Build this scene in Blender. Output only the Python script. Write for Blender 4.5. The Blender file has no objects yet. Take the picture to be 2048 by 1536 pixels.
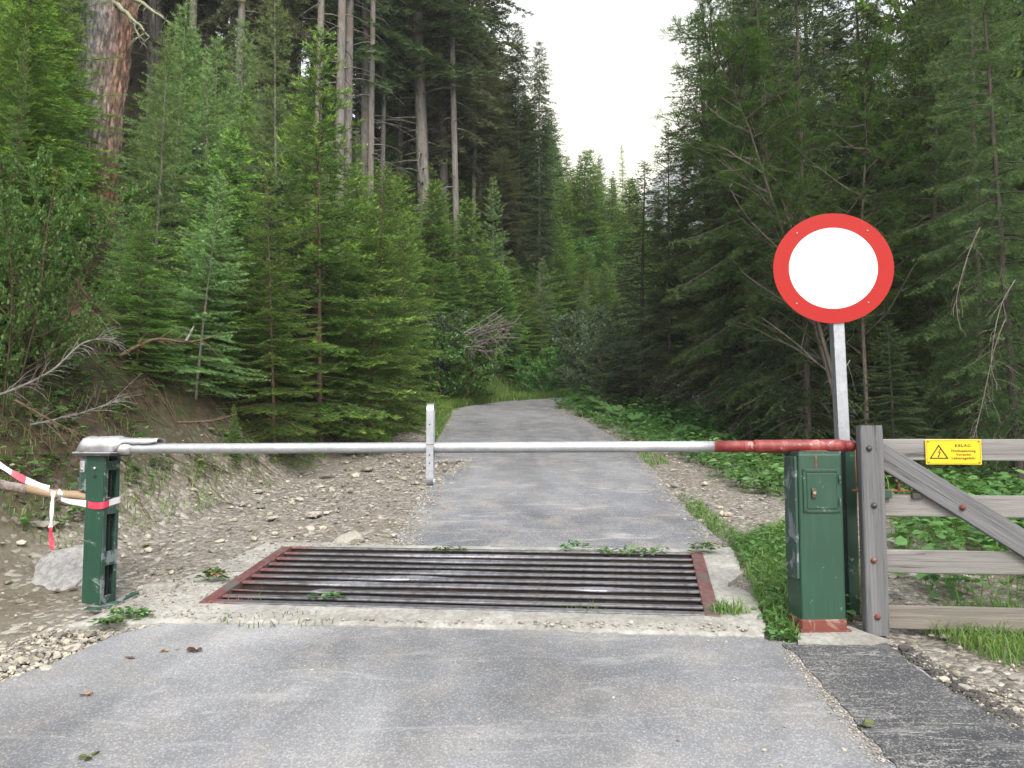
import bpy, bmesh, math, random
import numpy as np
from mathutils import Vector, Matrix, Euler

sc = bpy.context.scene
COL = sc.collection
R = math.radians
random.seed(7)
RNG = np.random.default_rng(7)

# ------------------------------------------------------------------ camera, sky, sun, exposure
H = 1.60                     # eye height
PITCH = R(4.0)
FPX = 1600.0                 # focal length in pixels of the 2048 px wide photograph
cam_d = bpy.data.cameras.new('camera')
cam_d.sensor_width = 36.0
cam_d.lens = 36.0 * FPX / 2048.0
cam_d.clip_start = 0.05
cam_d.clip_end = 5000
cam = bpy.data.objects.new('camera', cam_d)
COL.objects.link(cam)
cam.location = (0, 0, H)
cam.rotation_euler = (R(90) + PITCH, 0, 0)
sc.camera = cam

SUN_EL, SUN_AZ = R(46), R(168)           # azimuth measured from +Y (ahead) towards +X
world = bpy.data.worlds.new("World")
sc.world = world
world.use_nodes = True
wn = world.node_tree
for n in list(wn.nodes): wn.nodes.remove(n)
sky = wn.nodes.new('ShaderNodeTexSky'); sky.sky_type = 'NISHITA'
sky.sun_disc = False
sky.sun_elevation = SUN_EL
sky.sun_rotation = SUN_AZ
sky.altitude = 1200
sky.air_density = 1.0
sky.dust_density = 9.0
sky.ozone_density = 1.0
bg = wn.nodes.new('ShaderNodeBackground'); bg.inputs['Strength'].default_value = 0.15
wo = wn.nodes.new('ShaderNodeOutputWorld')
# thin bright cloud veil over the blue, warmer and brighter low down
wtc = wn.nodes.new('ShaderNodeTexCoord'); wsep = wn.nodes.new('ShaderNodeSeparateXYZ'); wn.links.new(wtc.outputs['Generated'], wsep.inputs[0])
wr = wn.nodes.new('ShaderNodeValToRGB'); wr.color_ramp.elements[0].position = 0.0; wr.color_ramp.elements[0].color = (1.0, .95, .84, 1)
wr.color_ramp.elements[1].position = .55; wr.color_ramp.elements[1].color = (.90, .955, 1.0, 1)
wn.links.new(wsep.outputs[2], wr.inputs[0])
wsc = wn.nodes.new('ShaderNodeVectorMath'); wsc.operation = 'SCALE'; wsc.inputs['Scale'].default_value = 6.6; # the low glow where the hidden sun is about to clear the ridge at the valley's end
wdt = wn.nodes.new('ShaderNodeVectorMath'); wdt.operation = 'DOT_PRODUCT'; wdt.inputs[1].default_value = Vector((.12, .94, .30)).normalized(); wn.links.new(wtc.outputs['Generated'], wdt.inputs[0])
wgr = wn.nodes.new('ShaderNodeMapRange'); wgr.interpolation_type = 'SMOOTHSTEP'; wgr.inputs[1].default_value = .955; wgr.inputs[2].default_value = 1.0; wn.links.new(wdt.outputs['Value'], wgr.inputs[0])
wgm = wn.nodes.new('ShaderNodeMix'); wgm.data_type = 'RGBA'; wgm.inputs[7].default_value = (1.0, .90, .52, 1); wn.links.new(wgr.outputs[0], wgm.inputs[0]); wn.links.new(wr.outputs[0], wgm.inputs[6])
wn.links.new(wgm.outputs[2], wsc.inputs[0])
wmx = wn.nodes.new('ShaderNodeMix'); wmx.data_type = 'RGBA'; wmx.inputs[0].default_value = .72
wn.links.new(sky.outputs[0], wmx.inputs[6]); wn.links.new(wsc.outputs[0], wmx.inputs[7])
wn.links.new(wmx.outputs[2], bg.inputs[0]); wn.links.new(bg.outputs[0], wo.inputs[0])

sun_d = bpy.data.lights.new('sun', 'SUN')
sun_d.energy = 1.5
sun_d.angle = R(20)
sun_d.color = (1.0, 0.94, 0.82)
sun = bpy.data.objects.new('sun', sun_d); COL.objects.link(sun)
sd = Vector((math.sin(SUN_AZ) * math.cos(SUN_EL), math.cos(SUN_AZ) * math.cos(SUN_EL), math.sin(SUN_EL)))
sun.rotation_euler = sd.to_track_quat('Z', 'Y').to_euler()
sun.location = (0, 0, 60)

sc.view_settings.view_transform = 'Standard'
sc.view_settings.look = 'None'
sc.view_settings.exposure = 1.52
sc.view_settings.gamma = 1.0
sc.view_settings.use_curve_mapping = False
sc.cycles.max_bounces = 6
sc.cycles.diffuse_bounces = 3
sc.cycles.glossy_bounces = 2
sc.cycles.transmission_bounces = 4
sc.cycles.transparent_max_bounces = 6
sc.cycles.use_denoising = True
sc.cycles.caustics_reflective = False
sc.cycles.caustics_refractive = False

# ------------------------------------------------------------------ geometry of the place
S = 0.126                    # the lane climbs away from the viewer

def ray(px, py):
    cx, cy = (px - 1024) / FPX, -(py - 768) / FPX
    return Vector((cx, math.cos(PITCH) - math.sin(PITCH) * cy, math.sin(PITCH) + math.cos(PITCH) * cy))

def at(px, py, Y):
    d = ray(px, py)
    return Vector((0, 0, H)) + d * (Y / d.y)

def gp(px, py, up=0.0):
    d = ray(px, py)
    t = (H - up) / (S * d.y - d.z)
    return Vector((0, 0, H)) + d * t

def hash01(ix, iy, iz):
    h = (ix.astype(np.int64) * 374761393 + iy.astype(np.int64) * 668265263 + iz.astype(np.int64) * 2147483647 * 3 + 1013904223) & 0xffffffff
    h = ((h ^ (h >> 13)) * 1274126177) & 0xffffffff
    h = ((h ^ (h >> 16)) * 2246822519) & 0xffffffff
    return ((h ^ (h >> 15)) & 0xffffff) / float(0xffffff)

def vnoise(x, y, z=0.0):
    x, y, z = np.broadcast_arrays(np.asarray(x, float), np.asarray(y, float), np.asarray(z, float))
    ix, iy, iz = np.floor(x), np.floor(y), np.floor(z)
    fx, fy, fz = x - ix, y - iy, z - iz
    fx, fy, fz = fx * fx * (3 - 2 * fx), fy * fy * (3 - 2 * fy), fz * fz * (3 - 2 * fz)
    out = 0
    for a in (0, 1):
        for b in (0, 1):
            for c in (0, 1):
                w = (fx if a else 1 - fx) * (fy if b else 1 - fy) * (fz if c else 1 - fz)
                out = out + w * hash01(ix + a, iy + b, iz + c)
    return out * 2 - 1

def fbm(x, y, z=0.0, o=4):
    s, a, f = 0, 1.0, 1.0
    for _ in range(o):
        s = s + a * vnoise(x * f + 13.7 * _, y * f + 7.1 * _, z * f)
        a *= 0.5; f *= 2.03
    return s / 1.6

def sdist(X, Y, line):
    """signed distance to a polyline, positive on its left"""
    best = np.full(np.shape(X), 1e9); sgn = np.ones(np.shape(X))
    for (x0, y0), (x1, y1) in zip(line[:-1], line[1:]):
        dx, dy = x1 - x0, y1 - y0
        L2 = dx * dx + dy * dy
        t = np.clip(((X - x0) * dx + (Y - y0) * dy) / L2, 0, 1)
        ex, ey = X - (x0 + t * dx), Y - (y0 + t * dy)
        d = np.hypot(ex, ey)
        cr = dx * (Y - y0) - dy * (X - x0)
        m = d < best - 1e-9
        best = np.where(m, d, best); sgn = np.where(m, np.where(cr >= 0, 1.0, -1.0), sgn)
    return best * sgn

FOOT = [(-6, -60), (-4.6, -2), (-3.9, 2), (-3.45, 4.6), (-2.75, 7), (-2.45, 8.6), (-2.35, 11.6), (-2.35, 15), (-2.1, 17.8),
        (-1.0, 20.6), (1.0, 23.2), (4, 26), (8.5, 30), (12, 38), (15, 55), (20, 90), (40, 150), (60, 700)]
RIGHT = [(6, -60), (4.4, -2), (3.6, 2), (2.9, 5), (2.9, 8), (2.6, 11), (2.1, 14), (1.9, 17), (2.6, 19.2), (6, 22), (10, 25), (16, 33), (20, 52), (28, 90), (60, 150), (85, 700)]

def base_h(Y):
    Y = np.asarray(Y, float)
    return np.where(Y < 30, S * Y, S * 30 + 0.10 * (np.minimum(Y, 200) - 30)) 

def terrain_raw(X, Y):
    X = np.asarray(X, float); Y = np.asarray(Y, float)
    z = base_h(Y)
    d = sdist(X, Y, FOOT)
    dl = np.maximum(d, 0)
    near = np.clip((Y - 1) / 6, 0.25, 1)
    bank = 0.78 * (1 - np.exp(-(dl / 0.75) ** 1.6)) * near
    slope = 0.66 * np.maximum(dl - 0.6, 0)
    slope = np.where(dl > 45, 0.66 * 44.4 + 0.35 * (np.minimum(dl, 240) - 45), slope)
    z = z + bank + slope * np.clip((Y + 6) / 10, 0.2, 1)
    dr = np.maximum(-sdist(X, Y, RIGHT), 0)
    z = z - 0.10 * np.minimum(dr, 7) * np.clip((Y - 6) / 4, 0, 1)
    z = z + np.where(dr > 45, 0.5 * (np.minimum(dr, 260) - 45), 0)
    off = np.clip(dl / 1.2, 0, 1) + np.clip(dr / 1.5, 0, 1)
    z = z + off * (0.16 * fbm(X * .55, Y * .55, 3) + 0.05 * fbm(X * 2.1, Y * 2.1, 5) + 0.025 * fbm(X * 6, Y * 6, 8, 3))
    return z

# edges of the tarmac, read on the lane's own plane
far_left = [gp(*p) for p in [(792, 1104), (788, 1088), (806, 1055), (818, 1030), (836, 1008), (832, 997), (842, 985), (868, 962), (905, 940), (932, 922), (905, 923), (862, 926),
                             (866, 900), (878, 868), (890, 845), (905, 820)]]
far_left += [Vector((-0.75, 19.9, 0)), Vector((0.3, 21.0, 0)), Vector((1.6, 21.9, 0)), Vector((3.2, 23.0, 0)), Vector((6, 25.6, 0)), Vector((9, 29.0, 0))]
far_right = [gp(*p) for p in [(1440, 1104), (1449, 1088), (1420, 1066), (1380, 1030), (1345, 990), (1322, 960), (1298, 930), (1268, 903), (1240, 884), (1205, 862), (1160, 838), (1125, 824), (1100, 816)]]
far_right += [Vector((1.5, 18.6, 0)), Vector((2.6, 19.7, 0)), Vector((4.5, 21.4, 0)), Vector((7.5, 24.2, 0)), Vector((11, 28.2, 0))]
near_edge_l = [gp(*p) for p in [(0, 1372), (90, 1335), (185, 1293), (260, 1266), (330, 1250)]]
near_poly = [Vector((-4.9, -40, 0)), Vector((-3.9, -3, 0)), Vector((-3.3, 1.5, 0)), Vector((-2.75, 3.1, 0))] + near_edge_l + \
            [gp(*p) for p in [(500, 1252), (760, 1257), (1000, 1264), (1250, 1270), (1500, 1280), (1575, 1288), (1600, 1300), (1760, 1292)]] + \
            [Vector((1.95, 4.0, 0)), Vector((2.0, 3.0, 0)), Vector((2.2, 1.5, 0)), Vector((4.4, -40, 0))]
patch_poly = [gp(*p) for p in [(1562, 1294), (1600, 1291), (1700, 1290), (1768, 1291), (1800, 1315), (1842, 1352), (1930, 1405), (2048, 1478), (2200, 1550), (2600, 1700)]] + \
             [Vector((2.9, 0.5, 0)), Vector((2.0, 0.5, 0))] + [gp(*p) for p in [(1860, 1620), (1790, 1536), (1745, 1490), (1700, 1440), (1672, 1405), (1640, 1372), (1612, 1335), (1585, 1310)]]

# cattle grid
G_FL, G_FR, G_BL, G_BR = gp(398, 1216), gp(1436, 1243), gp(562, 1104), gp(1402, 1117)

def inside(X, Y, poly):
    X = np.asarray(X); Y = np.asarray(Y)
    c = np.zeros(X.shape, bool)
    n = len(poly)
    for i in range(n):
        x0, y0 = poly[i][0], poly[i][1]; x1, y1 = poly[(i + 1) % n][0], poly[(i + 1) % n][1]
        if y0 == y1: continue
        m = ((y0 > Y) != (y1 > Y)) & (X < (x1 - x0) * (Y - y0) / (y1 - y0) + x0)
        c ^= m
    return c

far_poly = far_left + far_right[::-1]
gc = (G_FL + G_FR + G_BL + G_BR) / 4
def grow(p, m):
    d = (p - gc); d.z = 0
    return p + Vector((math.copysign(m, d.x), math.copysign(m, d.y), 0))
pit_poly = [grow(p, 0.07) for p in (G_FL, G_FR, G_BR, G_BL)]

def terrain(X, Y):
    z = terrain_raw(X, Y)
    X = np.asarray(X, float); Y = np.asarray(Y, float)
    m = inside(X, Y, far_poly) | inside(X, Y, near_poly)
    z = np.where(m, np.minimum(z, S * Y) - 0.03, z)
    z = np.where(inside(X, Y, pit_poly), S * Y - 0.9, z)
    return z

def tz(x, y):
    return float(terrain_raw(np.array([x]), np.array([y]))[0])

# ------------------------------------------------------------------ helpers for objects
def link(o, parent=None):
    COL.objects.link(o)
    if parent is not None:
        o.parent = parent
    return o

def tag(o, label=None, cat=None, group=None, kind=None):
    if label: o['label'] = label
    if cat: o['category'] = cat
    if group: o['group'] = group
    if kind: o['kind'] = kind
    return o

def thing(name, loc, label, cat, group=None):
    o = bpy.data.objects.new(name, None)
    o.empty_display_size = 0.2
    o.location = loc
    COL.objects.link(o)
    return tag(o, label, cat, group)

def mesh_np(name, V, F, mats, matidx=None, tint=None, smooth=False):
    """V (n,3), F (m,3 or 4)"""
    V = np.asarray(V, np.float32); F = np.asarray(F, np.int32)
    me = bpy.data.meshes.new(name)
    n, k = len(F), F.shape[1]
    me.vertices.add(len(V)); me.vertices.foreach_set('co', V.ravel())
    me.loops.add(n * k); me.loops.foreach_set('vertex_index', F.ravel())
    me.polygons.add(n)
    me.polygons.foreach_set('loop_start', np.arange(0, n * k, k, dtype=np.int32))
    me.polygons.foreach_set('loop_total', np.full(n, k, dtype=np.int32))
    if matidx is not None: me.polygons.foreach_set('material_index', np.asarray(matidx, np.int32))
    me.polygons.foreach_set('use_smooth', np.full(n, bool(smooth)))
    for m in (mats if isinstance(mats, (list, tuple)) else [mats]): me.materials.append(m)
    if tint is not None:
        a = me.attributes.new('tint', 'FLOAT', 'FACE'); a.data.foreach_set('value', np.asarray(tint, np.float32))
    me.update(calc_edges=True)
    return me

class MB:
    def __init__(s): s.v = []; s.f = []; s.t = []
    def tri(s, a, b, c, t=0.0):
        n = len(s.v); s.v += [a, b, c]; s.f.append((n, n + 1, n + 2)); s.t.append(t)
    def quad(s, a, b, c, d, t=0.0):
        n = len(s.v); s.v += [a, b, c, d]; s.f.append((n, n + 1, n + 2, n + 3)); s.t.append(t)
    def tube(s, pts, rad, sides=6, cap=True, t=0.0):
        pts = [Vector(p) for p in pts]; n0 = len(s.v)
        up = Vector((0, 0, 1)); prev = None
        for i, p in enumerate(pts):
            d = (pts[min(i + 1, len(pts) - 1)] - pts[max(i - 1, 0)]).normalized()
            if prev is None:
                u = d.cross(up if abs(d.z) < 0.9 else Vector((1, 0, 0))).normalized()
            else:
                u = (prev - d * prev.dot(d)).normalized()
            prev = u; w = d.cross(u)
            r = rad[i] if hasattr(rad, '__len__') else rad
            for k in range(sides):
                a = 2 * math.pi * k / sides
                s.v.append(tuple(p + (u * math.cos(a) + w * math.sin(a)) * r))
        for i in range(len(pts) - 1):
            for k in range(sides):
                a = n0 + i * sides + k; b = n0 + i * sides + (k + 1) % sides
                s.f.append((a, b, b + sides, a + sides)); s.t.append(t)
        if cap:
            s.f.append(tuple(n0 + k for k in reversed(range(sides)))); s.t.append(t)
            s.f.append(tuple(n0 + (len(pts) - 1) * sides + k for k in range(sides))); s.t.append(t)
    def box(s, c, d, rz=0.0):
        c = Vector(c); m = Matrix.Rotation(rz, 3, 'Z'); n = len(s.v)
        for x in (-.5, .5):
            for y in (-.5, .5):
                for z in (-.5, .5):
                    s.v.append(tuple(c + m @ Vector((x * d[0], y * d[1], z * d[2]))))
        for f in ((0, 1, 3, 2), (4, 6, 7, 5), (0, 4, 5, 1), (2, 3, 7, 6), (0, 2, 6, 4), (1, 5, 7, 3)):
            s.f.append(tuple(n + i for i in f)); s.t.append(0)
    def hexa(s, P):
        """8 corners: bottom 4 ccw, top 4 ccw"""
        n = len(s.v); s.v += [tuple(p) for p in P]
        for f in ((3, 2, 1, 0), (4, 5, 6, 7), (0, 1, 5, 4), (1, 2, 6, 5), (2, 3, 7, 6), (3, 0, 4, 7)):
            s.f.append(tuple(n + i for i in f)); s.t.append(0)
    def mesh(s, name, mat, smooth=False, tint=False):
        me = bpy.data.meshes.new(name)
        me.from_pydata([tuple(v) for v in s.v], [], s.f)
        for m in (mat if isinstance(mat, (list, tuple)) else [mat]): me.materials.append(m)
        if smooth: me.polygons.foreach_set('use_smooth', [True] * len(s.f))
        if tint:
            a = me.attributes.new('tint', 'FLOAT', 'FACE'); a.data.foreach_set('value', s.t)
        me.update()
        return me
    def build(s, name, mat, parent=None, smooth=False, bevel=0.0, segs=2, tint=False):
        me = s.mesh(name, mat, smooth, tint)
        if bevel:
            bm = bmesh.new(); bm.from_mesh(me)
            bmesh.ops.remove_doubles(bm, verts=bm.verts, dist=1e-5)
            bmesh.ops.bevel(bm, geom=[e for e in bm.edges if len(e.link_faces) == 2 and e.calc_face_angle(0) > 0.5], offset=bevel, segments=segs, affect='EDGES', profile=0.5)
            bm.to_mesh(me); bm.free()
        o = bpy.data.objects.new(name, me)
        link(o, parent)
        if parent is not None: o.matrix_parent_inverse = Matrix.Translation(parent.location).inverted()
        return o

def orient(o, origin, xdir, up=Vector((0, 0, 1))):
    """give the object a frame with x along xdir"""
    x = Vector(xdir).normalized(); y = Vector(up).cross(x).normalized(); z = x.cross(y)
    m = Matrix((x, y, z)).transposed().to_4x4(); m.translation = Vector(origin)
    return m

def beam(name, p0, p1, w, h, mat, parent, up=Vector((0, 0, 1)), bevel=0.004, warp=0.003, seg=10, seed=0, end_trim=0.0):
    """board from p0 to p1, w across, h along up, grain along local x"""
    p0, p1 = Vector(p0), Vector(p1); L = (p1 - p0).length
    rnd = random.Random(seed)
    m = orient(None, p0, p1 - p0, up)
    b = MB(); ring = []
    bv = bevel
    prof = [(-w / 2 + bv, -h / 2), (w / 2 - bv, -h / 2), (w / 2, -h / 2 + bv), (w / 2, h / 2 - bv), (w / 2 - bv, h / 2), (-w / 2 + bv, h / 2), (-w / 2, h / 2 - bv), (-w / 2, -h / 2 + bv)]
    ph = [rnd.uniform(0, 6) for _ in range(4)]
    for i in range(seg + 1):
        x = L * i / seg
        sc_ = 0.97 if i in (0, seg) else 1.0
        dy = warp * math.sin(x * 3.1 + ph[0]); dz = warp * math.sin(x * 2.3 + ph[1])
        n = len(b.v)
        for k, (y, z) in enumerate(prof):
            b.v.append((x, y * sc_ + dy + rnd.uniform(-1, 1) * warp * .25, z * sc_ + dz + rnd.uniform(-1, 1) * warp * .25))
        if i:
            for k in range(8):
                b.f.append((n - 8 + k, n - 8 + (k + 1) % 8, n + (k + 1) % 8, n + k)); b.t.append(0)
        if i == 0: b.f.append(tuple(reversed(range(8)))); b.t.append(0)
        if i == seg: b.f.append(tuple(n + k for k in range(8))); b.t.append(0)
    me = b.mesh(name, mat)
    bm = bmesh.new(); bm.from_mesh(me); bmesh.ops.recalc_face_normals(bm, faces=bm.faces); bm.to_mesh(me); bm.free()
    o = bpy.data.objects.new(name, me); link(o, parent)
    if parent is not None: o.matrix_parent_inverse = Matrix.Translation(parent.location).inverted()
    o.matrix_basis = m
    return o

# ------------------------------------------------------------------ materials
def mat_new(name):
    m = bpy.data.materials.new(name); m.use_nodes = True
    nt = m.node_tree
    for n in list(nt.nodes): nt.nodes.remove(n)
    out = nt.nodes.new('ShaderNodeOutputMaterial')
    p = nt.nodes.new('ShaderNodeBsdfPrincipled')
    nt.links.new(p.outputs[0], out.inputs[0])
    return m, nt, p, out

class NT:
    def __init__(s, nt): s.nt = nt
    def n(s, t, **kw):
        x = s.nt.nodes.new(t)
        for k, v in kw.items(): setattr(x, k, v)
        return x
    def l(s, a, b): s.nt.links.new(a, b)
    def coord(s, which='Object', scale=None):
        t = s.n('ShaderNodeTexCoord').outputs[which]
        if scale is not None:
            mp = s.n('ShaderNodeMapping'); mp.inputs['Scale'].default_value = scale if hasattr(scale, '__len__') else (scale,) * 3
            s.l(t, mp.inputs[0]); t = mp.outputs[0]
        return t
    def noise(s, vec, scale, detail=4, rough=.55, dist=0.0):
        x = s.n('ShaderNodeTexNoise'); x.inputs['Scale'].default_value = scale; x.inputs['Detail'].default_value = detail
        x.inputs['Roughness'].default_value = rough; x.inputs['Distortion'].default_value = dist
        if vec is not None: s.l(vec, x.inputs['Vector'])
        return x.outputs['Fac']
    def voro(s, vec, scale, out='Distance', feature='F1', rand=1.0):
        x = s.n('ShaderNodeTexVoronoi', feature=feature); x.inputs['Scale'].default_value = scale; x.inputs['Randomness'].default_value = rand
        if vec is not None: s.l(vec, x.inputs['Vector'])
        return x.outputs[out]
    def ramp(s, fac, stops, interp='LINEAR'):
        x = s.n('ShaderNodeValToRGB'); cr = x.color_ramp; cr.interpolation = interp
        while len(cr.elements) > 1: cr.elements.remove(cr.elements[0])
        for i, (p, c) in enumerate(stops):
            e = cr.elements[0] if i == 0 else cr.elements.new(p)
            e.position = p; e.color = (c[0], c[1], c[2], 1) if hasattr(c, '__len__') else (c, c, c, 1)
        s.l(fac, x.inputs[0]); return x.outputs[0]
    def mix(s, fac, a, b, blend='MIX'):
        x = s.n('ShaderNodeMix', data_type='RGBA', blend_type=blend)
        for k, v in ((0, fac), (6, a), (7, b)):
            sock = x.inputs[k]
            if isinstance(v, bpy.types.NodeSocket): s.l(v, sock)
            elif k == 0: sock.default_value = v
            elif hasattr(v, '__len__'): sock.default_value = (v[0], v[1], v[2], 1)
            else: sock.default_value = (v, v, v, 1)
        return x.outputs[2]
    def math(s, op, a, b=0.0, clamp=False):
        x = s.n('ShaderNodeMath', operation=op); x.use_clamp = clamp
        for i, v in enumerate((a, b)):
            if isinstance(v, bpy.types.NodeSocket): s.l(v, x.inputs[i])
            else: x.inputs[i].default_value = v
        return x.outputs[0]
    def attr(s, name, out='Fac'):
        x = s.n('ShaderNodeAttribute'); x.attribute_name = name; return x.outputs[out]
    def bump(s, h, p, strength=.5, dist=.01):
        x = s.n('ShaderNodeBump'); x.inputs['Strength'].default_value = strength; x.inputs['Distance'].default_value = dist
        s.l(h, x.inputs['Height']); s.l(x.outputs[0], p.inputs['Normal']); return x
    def setc(s, sock, v):
        if isinstance(v, bpy.types.NodeSocket): s.l(v, sock)
        else: sock.default_value = (v[0], v[1], v[2], 1)

def m_foliage(name, old, mid, new, trans=0.3, rough=.55, var=.34):
    m, nt, p, out = mat_new(name); g = NT(nt)
    t = g.attr('tint')
    c = g.ramp(t, [(0.0, old), (0.5, mid), (1.0, new)])
    oi = g.n('ShaderNodeObjectInfo').outputs['Random']
    hsv = g.n('ShaderNodeHueSaturation')
    g.l(c, hsv.inputs['Color'])
    g.l(g.math('ADD', g.math('MULTIPLY', oi, var * 2), 1 - var), hsv.inputs['Value'])
    g.l(g.math('ADD', g.math('MULTIPLY', oi, 0.045), 0.478), hsv.inputs['Hue'])
    g.l(hsv.outputs[0], p.inputs['Base Color'])
    p.inputs['Roughness'].default_value = rough
    p.inputs['Specular IOR Level'].default_value = 0.35
    tr = g.n('ShaderNodeBsdfTranslucent')
    g.l(g.mix(0.5, hsv.outputs[0], (new[0] * 1.3, new[1] * 1.5, new[2] * .8)), tr.inputs[0])
    mx = g.n('ShaderNodeMixShader'); mx.inputs[0].default_value = trans
    g.l(p.outputs[0], mx.inputs[1]); g.l(tr.outputs[0], mx.inputs[2]); g.l(mx.outputs[0], out.inputs[0])
    return m

M = {}
M['spruce'] = m_foliage('spruce_needles', (.026, .056, .016), (.080, .160, .036), (.25, .38, .07), trans=.30)
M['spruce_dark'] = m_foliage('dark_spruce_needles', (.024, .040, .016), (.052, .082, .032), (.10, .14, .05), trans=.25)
M['spruce_far'] = m_foliage('valley_spruce_needles', (.032, .060, .022), (.080, .130, .050), (.15, .21, .08), trans=.3)
M['spruce_olive'] = m_foliage('olive_spruce_needles', (.050, .056, .028), (.095, .108, .050), (.17, .185, .10), trans=.3)
M['larch'] = m_foliage('larch_needles', (.055, .10, .036), (.135, .225, .085), (.29, .39, .15), trans=.35)
M['larch_sun_tint'] = m_foliage('sun_tinted_larch_needles', (.15, .18, .06), (.27, .31, .11), (.40, .44, .18), trans=.45)  # warm sunlight at the valley's end is put into this needle colour
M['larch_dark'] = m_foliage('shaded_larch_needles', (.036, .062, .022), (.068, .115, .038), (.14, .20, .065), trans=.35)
M['broad'] = m_foliage('broad_leaves', (.045, .115, .028), (.085, .19, .045), (.17, .31, .09), trans=.4, rough=.45)
M['broad_lime'] = m_foliage('lime_leaves', (.06, .12, .02), (.11, .21, .03), (.20, .32, .05), trans=.5, rough=.45)
M['broad_grey'] = m_foliage('grey_green_leaves', (.06, .10, .05), (.10, .16, .09), (.20, .27, .17), trans=.35, rough=.45)
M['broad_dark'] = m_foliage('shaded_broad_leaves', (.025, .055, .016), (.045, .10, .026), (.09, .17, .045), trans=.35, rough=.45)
M['herb'] = m_foliage('herb_leaves', (.045, .105, .030), (.085, .18, .05), (.16, .28, .09), trans=.35, rough=.45)
M['grass'] = m_foliage('grass_blades', (.07, .13, .03), (.12, .21, .05), (.25, .32, .10), trans=.4, rough=.5)

def m_bark(name, c0, c1, c2, sc_=6.0, stretch=.18, bump=.6, bd=.02):
    m, nt, p, out = mat_new(name); g = NT(nt)
    v = g.coord('Object', (sc_, sc_, sc_ * stretch))
    n1 = g.noise(v, 3.0, 6, .65, .6); vo = g.voro(v, 4.0)
    big = g.noise(g.coord('Object'), 1.2, 3)
    c = g.mix(g.ramp(n1, [(.35, 0), (.65, 1)]), c0, c1)
    c = g.mix(g.ramp(big, [(.5, 0), (.7, 1)]), c, c2)
    c = g.mix(g.ramp(vo, [(.0, .0), (.35, .75)]), g.mix(1.0, c, .45, 'MULTIPLY'), c)
    g.l(c, p.inputs['Base Color']); p.inputs['Roughness'].default_value = .95
    p.inputs['Specular IOR Level'].default_value = .15
    g.bump(g.math('ADD', n1, g.math('MULTIPLY', vo, .8)), p, bump, bd)
    return m
M['bark'] = m_bark('spruce_bark', (.13, .118, .108), (.26, .24, .225), (.19, .155, .13))
M['bark_grey'] = m_bark('grey_bark', (.15, .135, .125), (.34, .32, .30), (.24, .22, .21))
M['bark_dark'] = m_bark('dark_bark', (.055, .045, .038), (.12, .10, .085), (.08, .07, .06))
M['twig'] = m_bark('brown_twig', (.10, .07, .045), (.17, .12, .08), (.13, .10, .07), 20)
M['deadwood'] = m_bark('dead_twig', (.20, .18, .16), (.36, .34, .31), (.26, .24, .20), 20)

def m_bigbark():
    m, nt, p, out = mat_new('old_larch_bark'); g = NT(nt)
    v = g.coord('Object', (9, 9, 2.6))
    n1 = g.noise(v, 2.2, 7, .7, .8)
    vo = g.voro(g.coord('Object', (16, 16, 5.0)), 1.0)
    sep = g.n('ShaderNodeSeparateXYZ'); g.l(g.coord('Object'), sep.inputs[0])
    side = g.math('ADD', g.math('MULTIPLY', g.math('SUBTRACT', sep.outputs[0], g.math('MULTIPLY', sep.outputs[2], .055)), 2.2), g.math('MULTIPLY', g.math('SUBTRACT', g.noise(g.coord('Object', (2, 2, .5)), 1.5, 4), .5), 1.6))
    side = g.math('ADD', side, -.12, True)
    grey = g.mix(g.ramp(n1, [(.38, 0), (.62, 1)]), (.15, .14, .15), (.44, .42, .42))
    red = g.mix(g.ramp(n1, [(.38, 0), (.62, 1)]), (.24, .105, .06), (.52, .30, .20))
    c = g.mix(side, grey, red)
    c = g.mix(g.ramp(vo, [(.30, 0.0), (.62, .8)]), c, g.mix(1.0, c, .35, 'MULTIPLY'))
    g.l(c, p.inputs['Base Color']); p.inputs['Roughness'].default_value = .95
    g.bump(g.math('SUBTRACT', n1, g.math('MULTIPLY', vo, .7)), p, 1.0, .05)
    return m
M['bark_big'] = m_bigbark()

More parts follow.
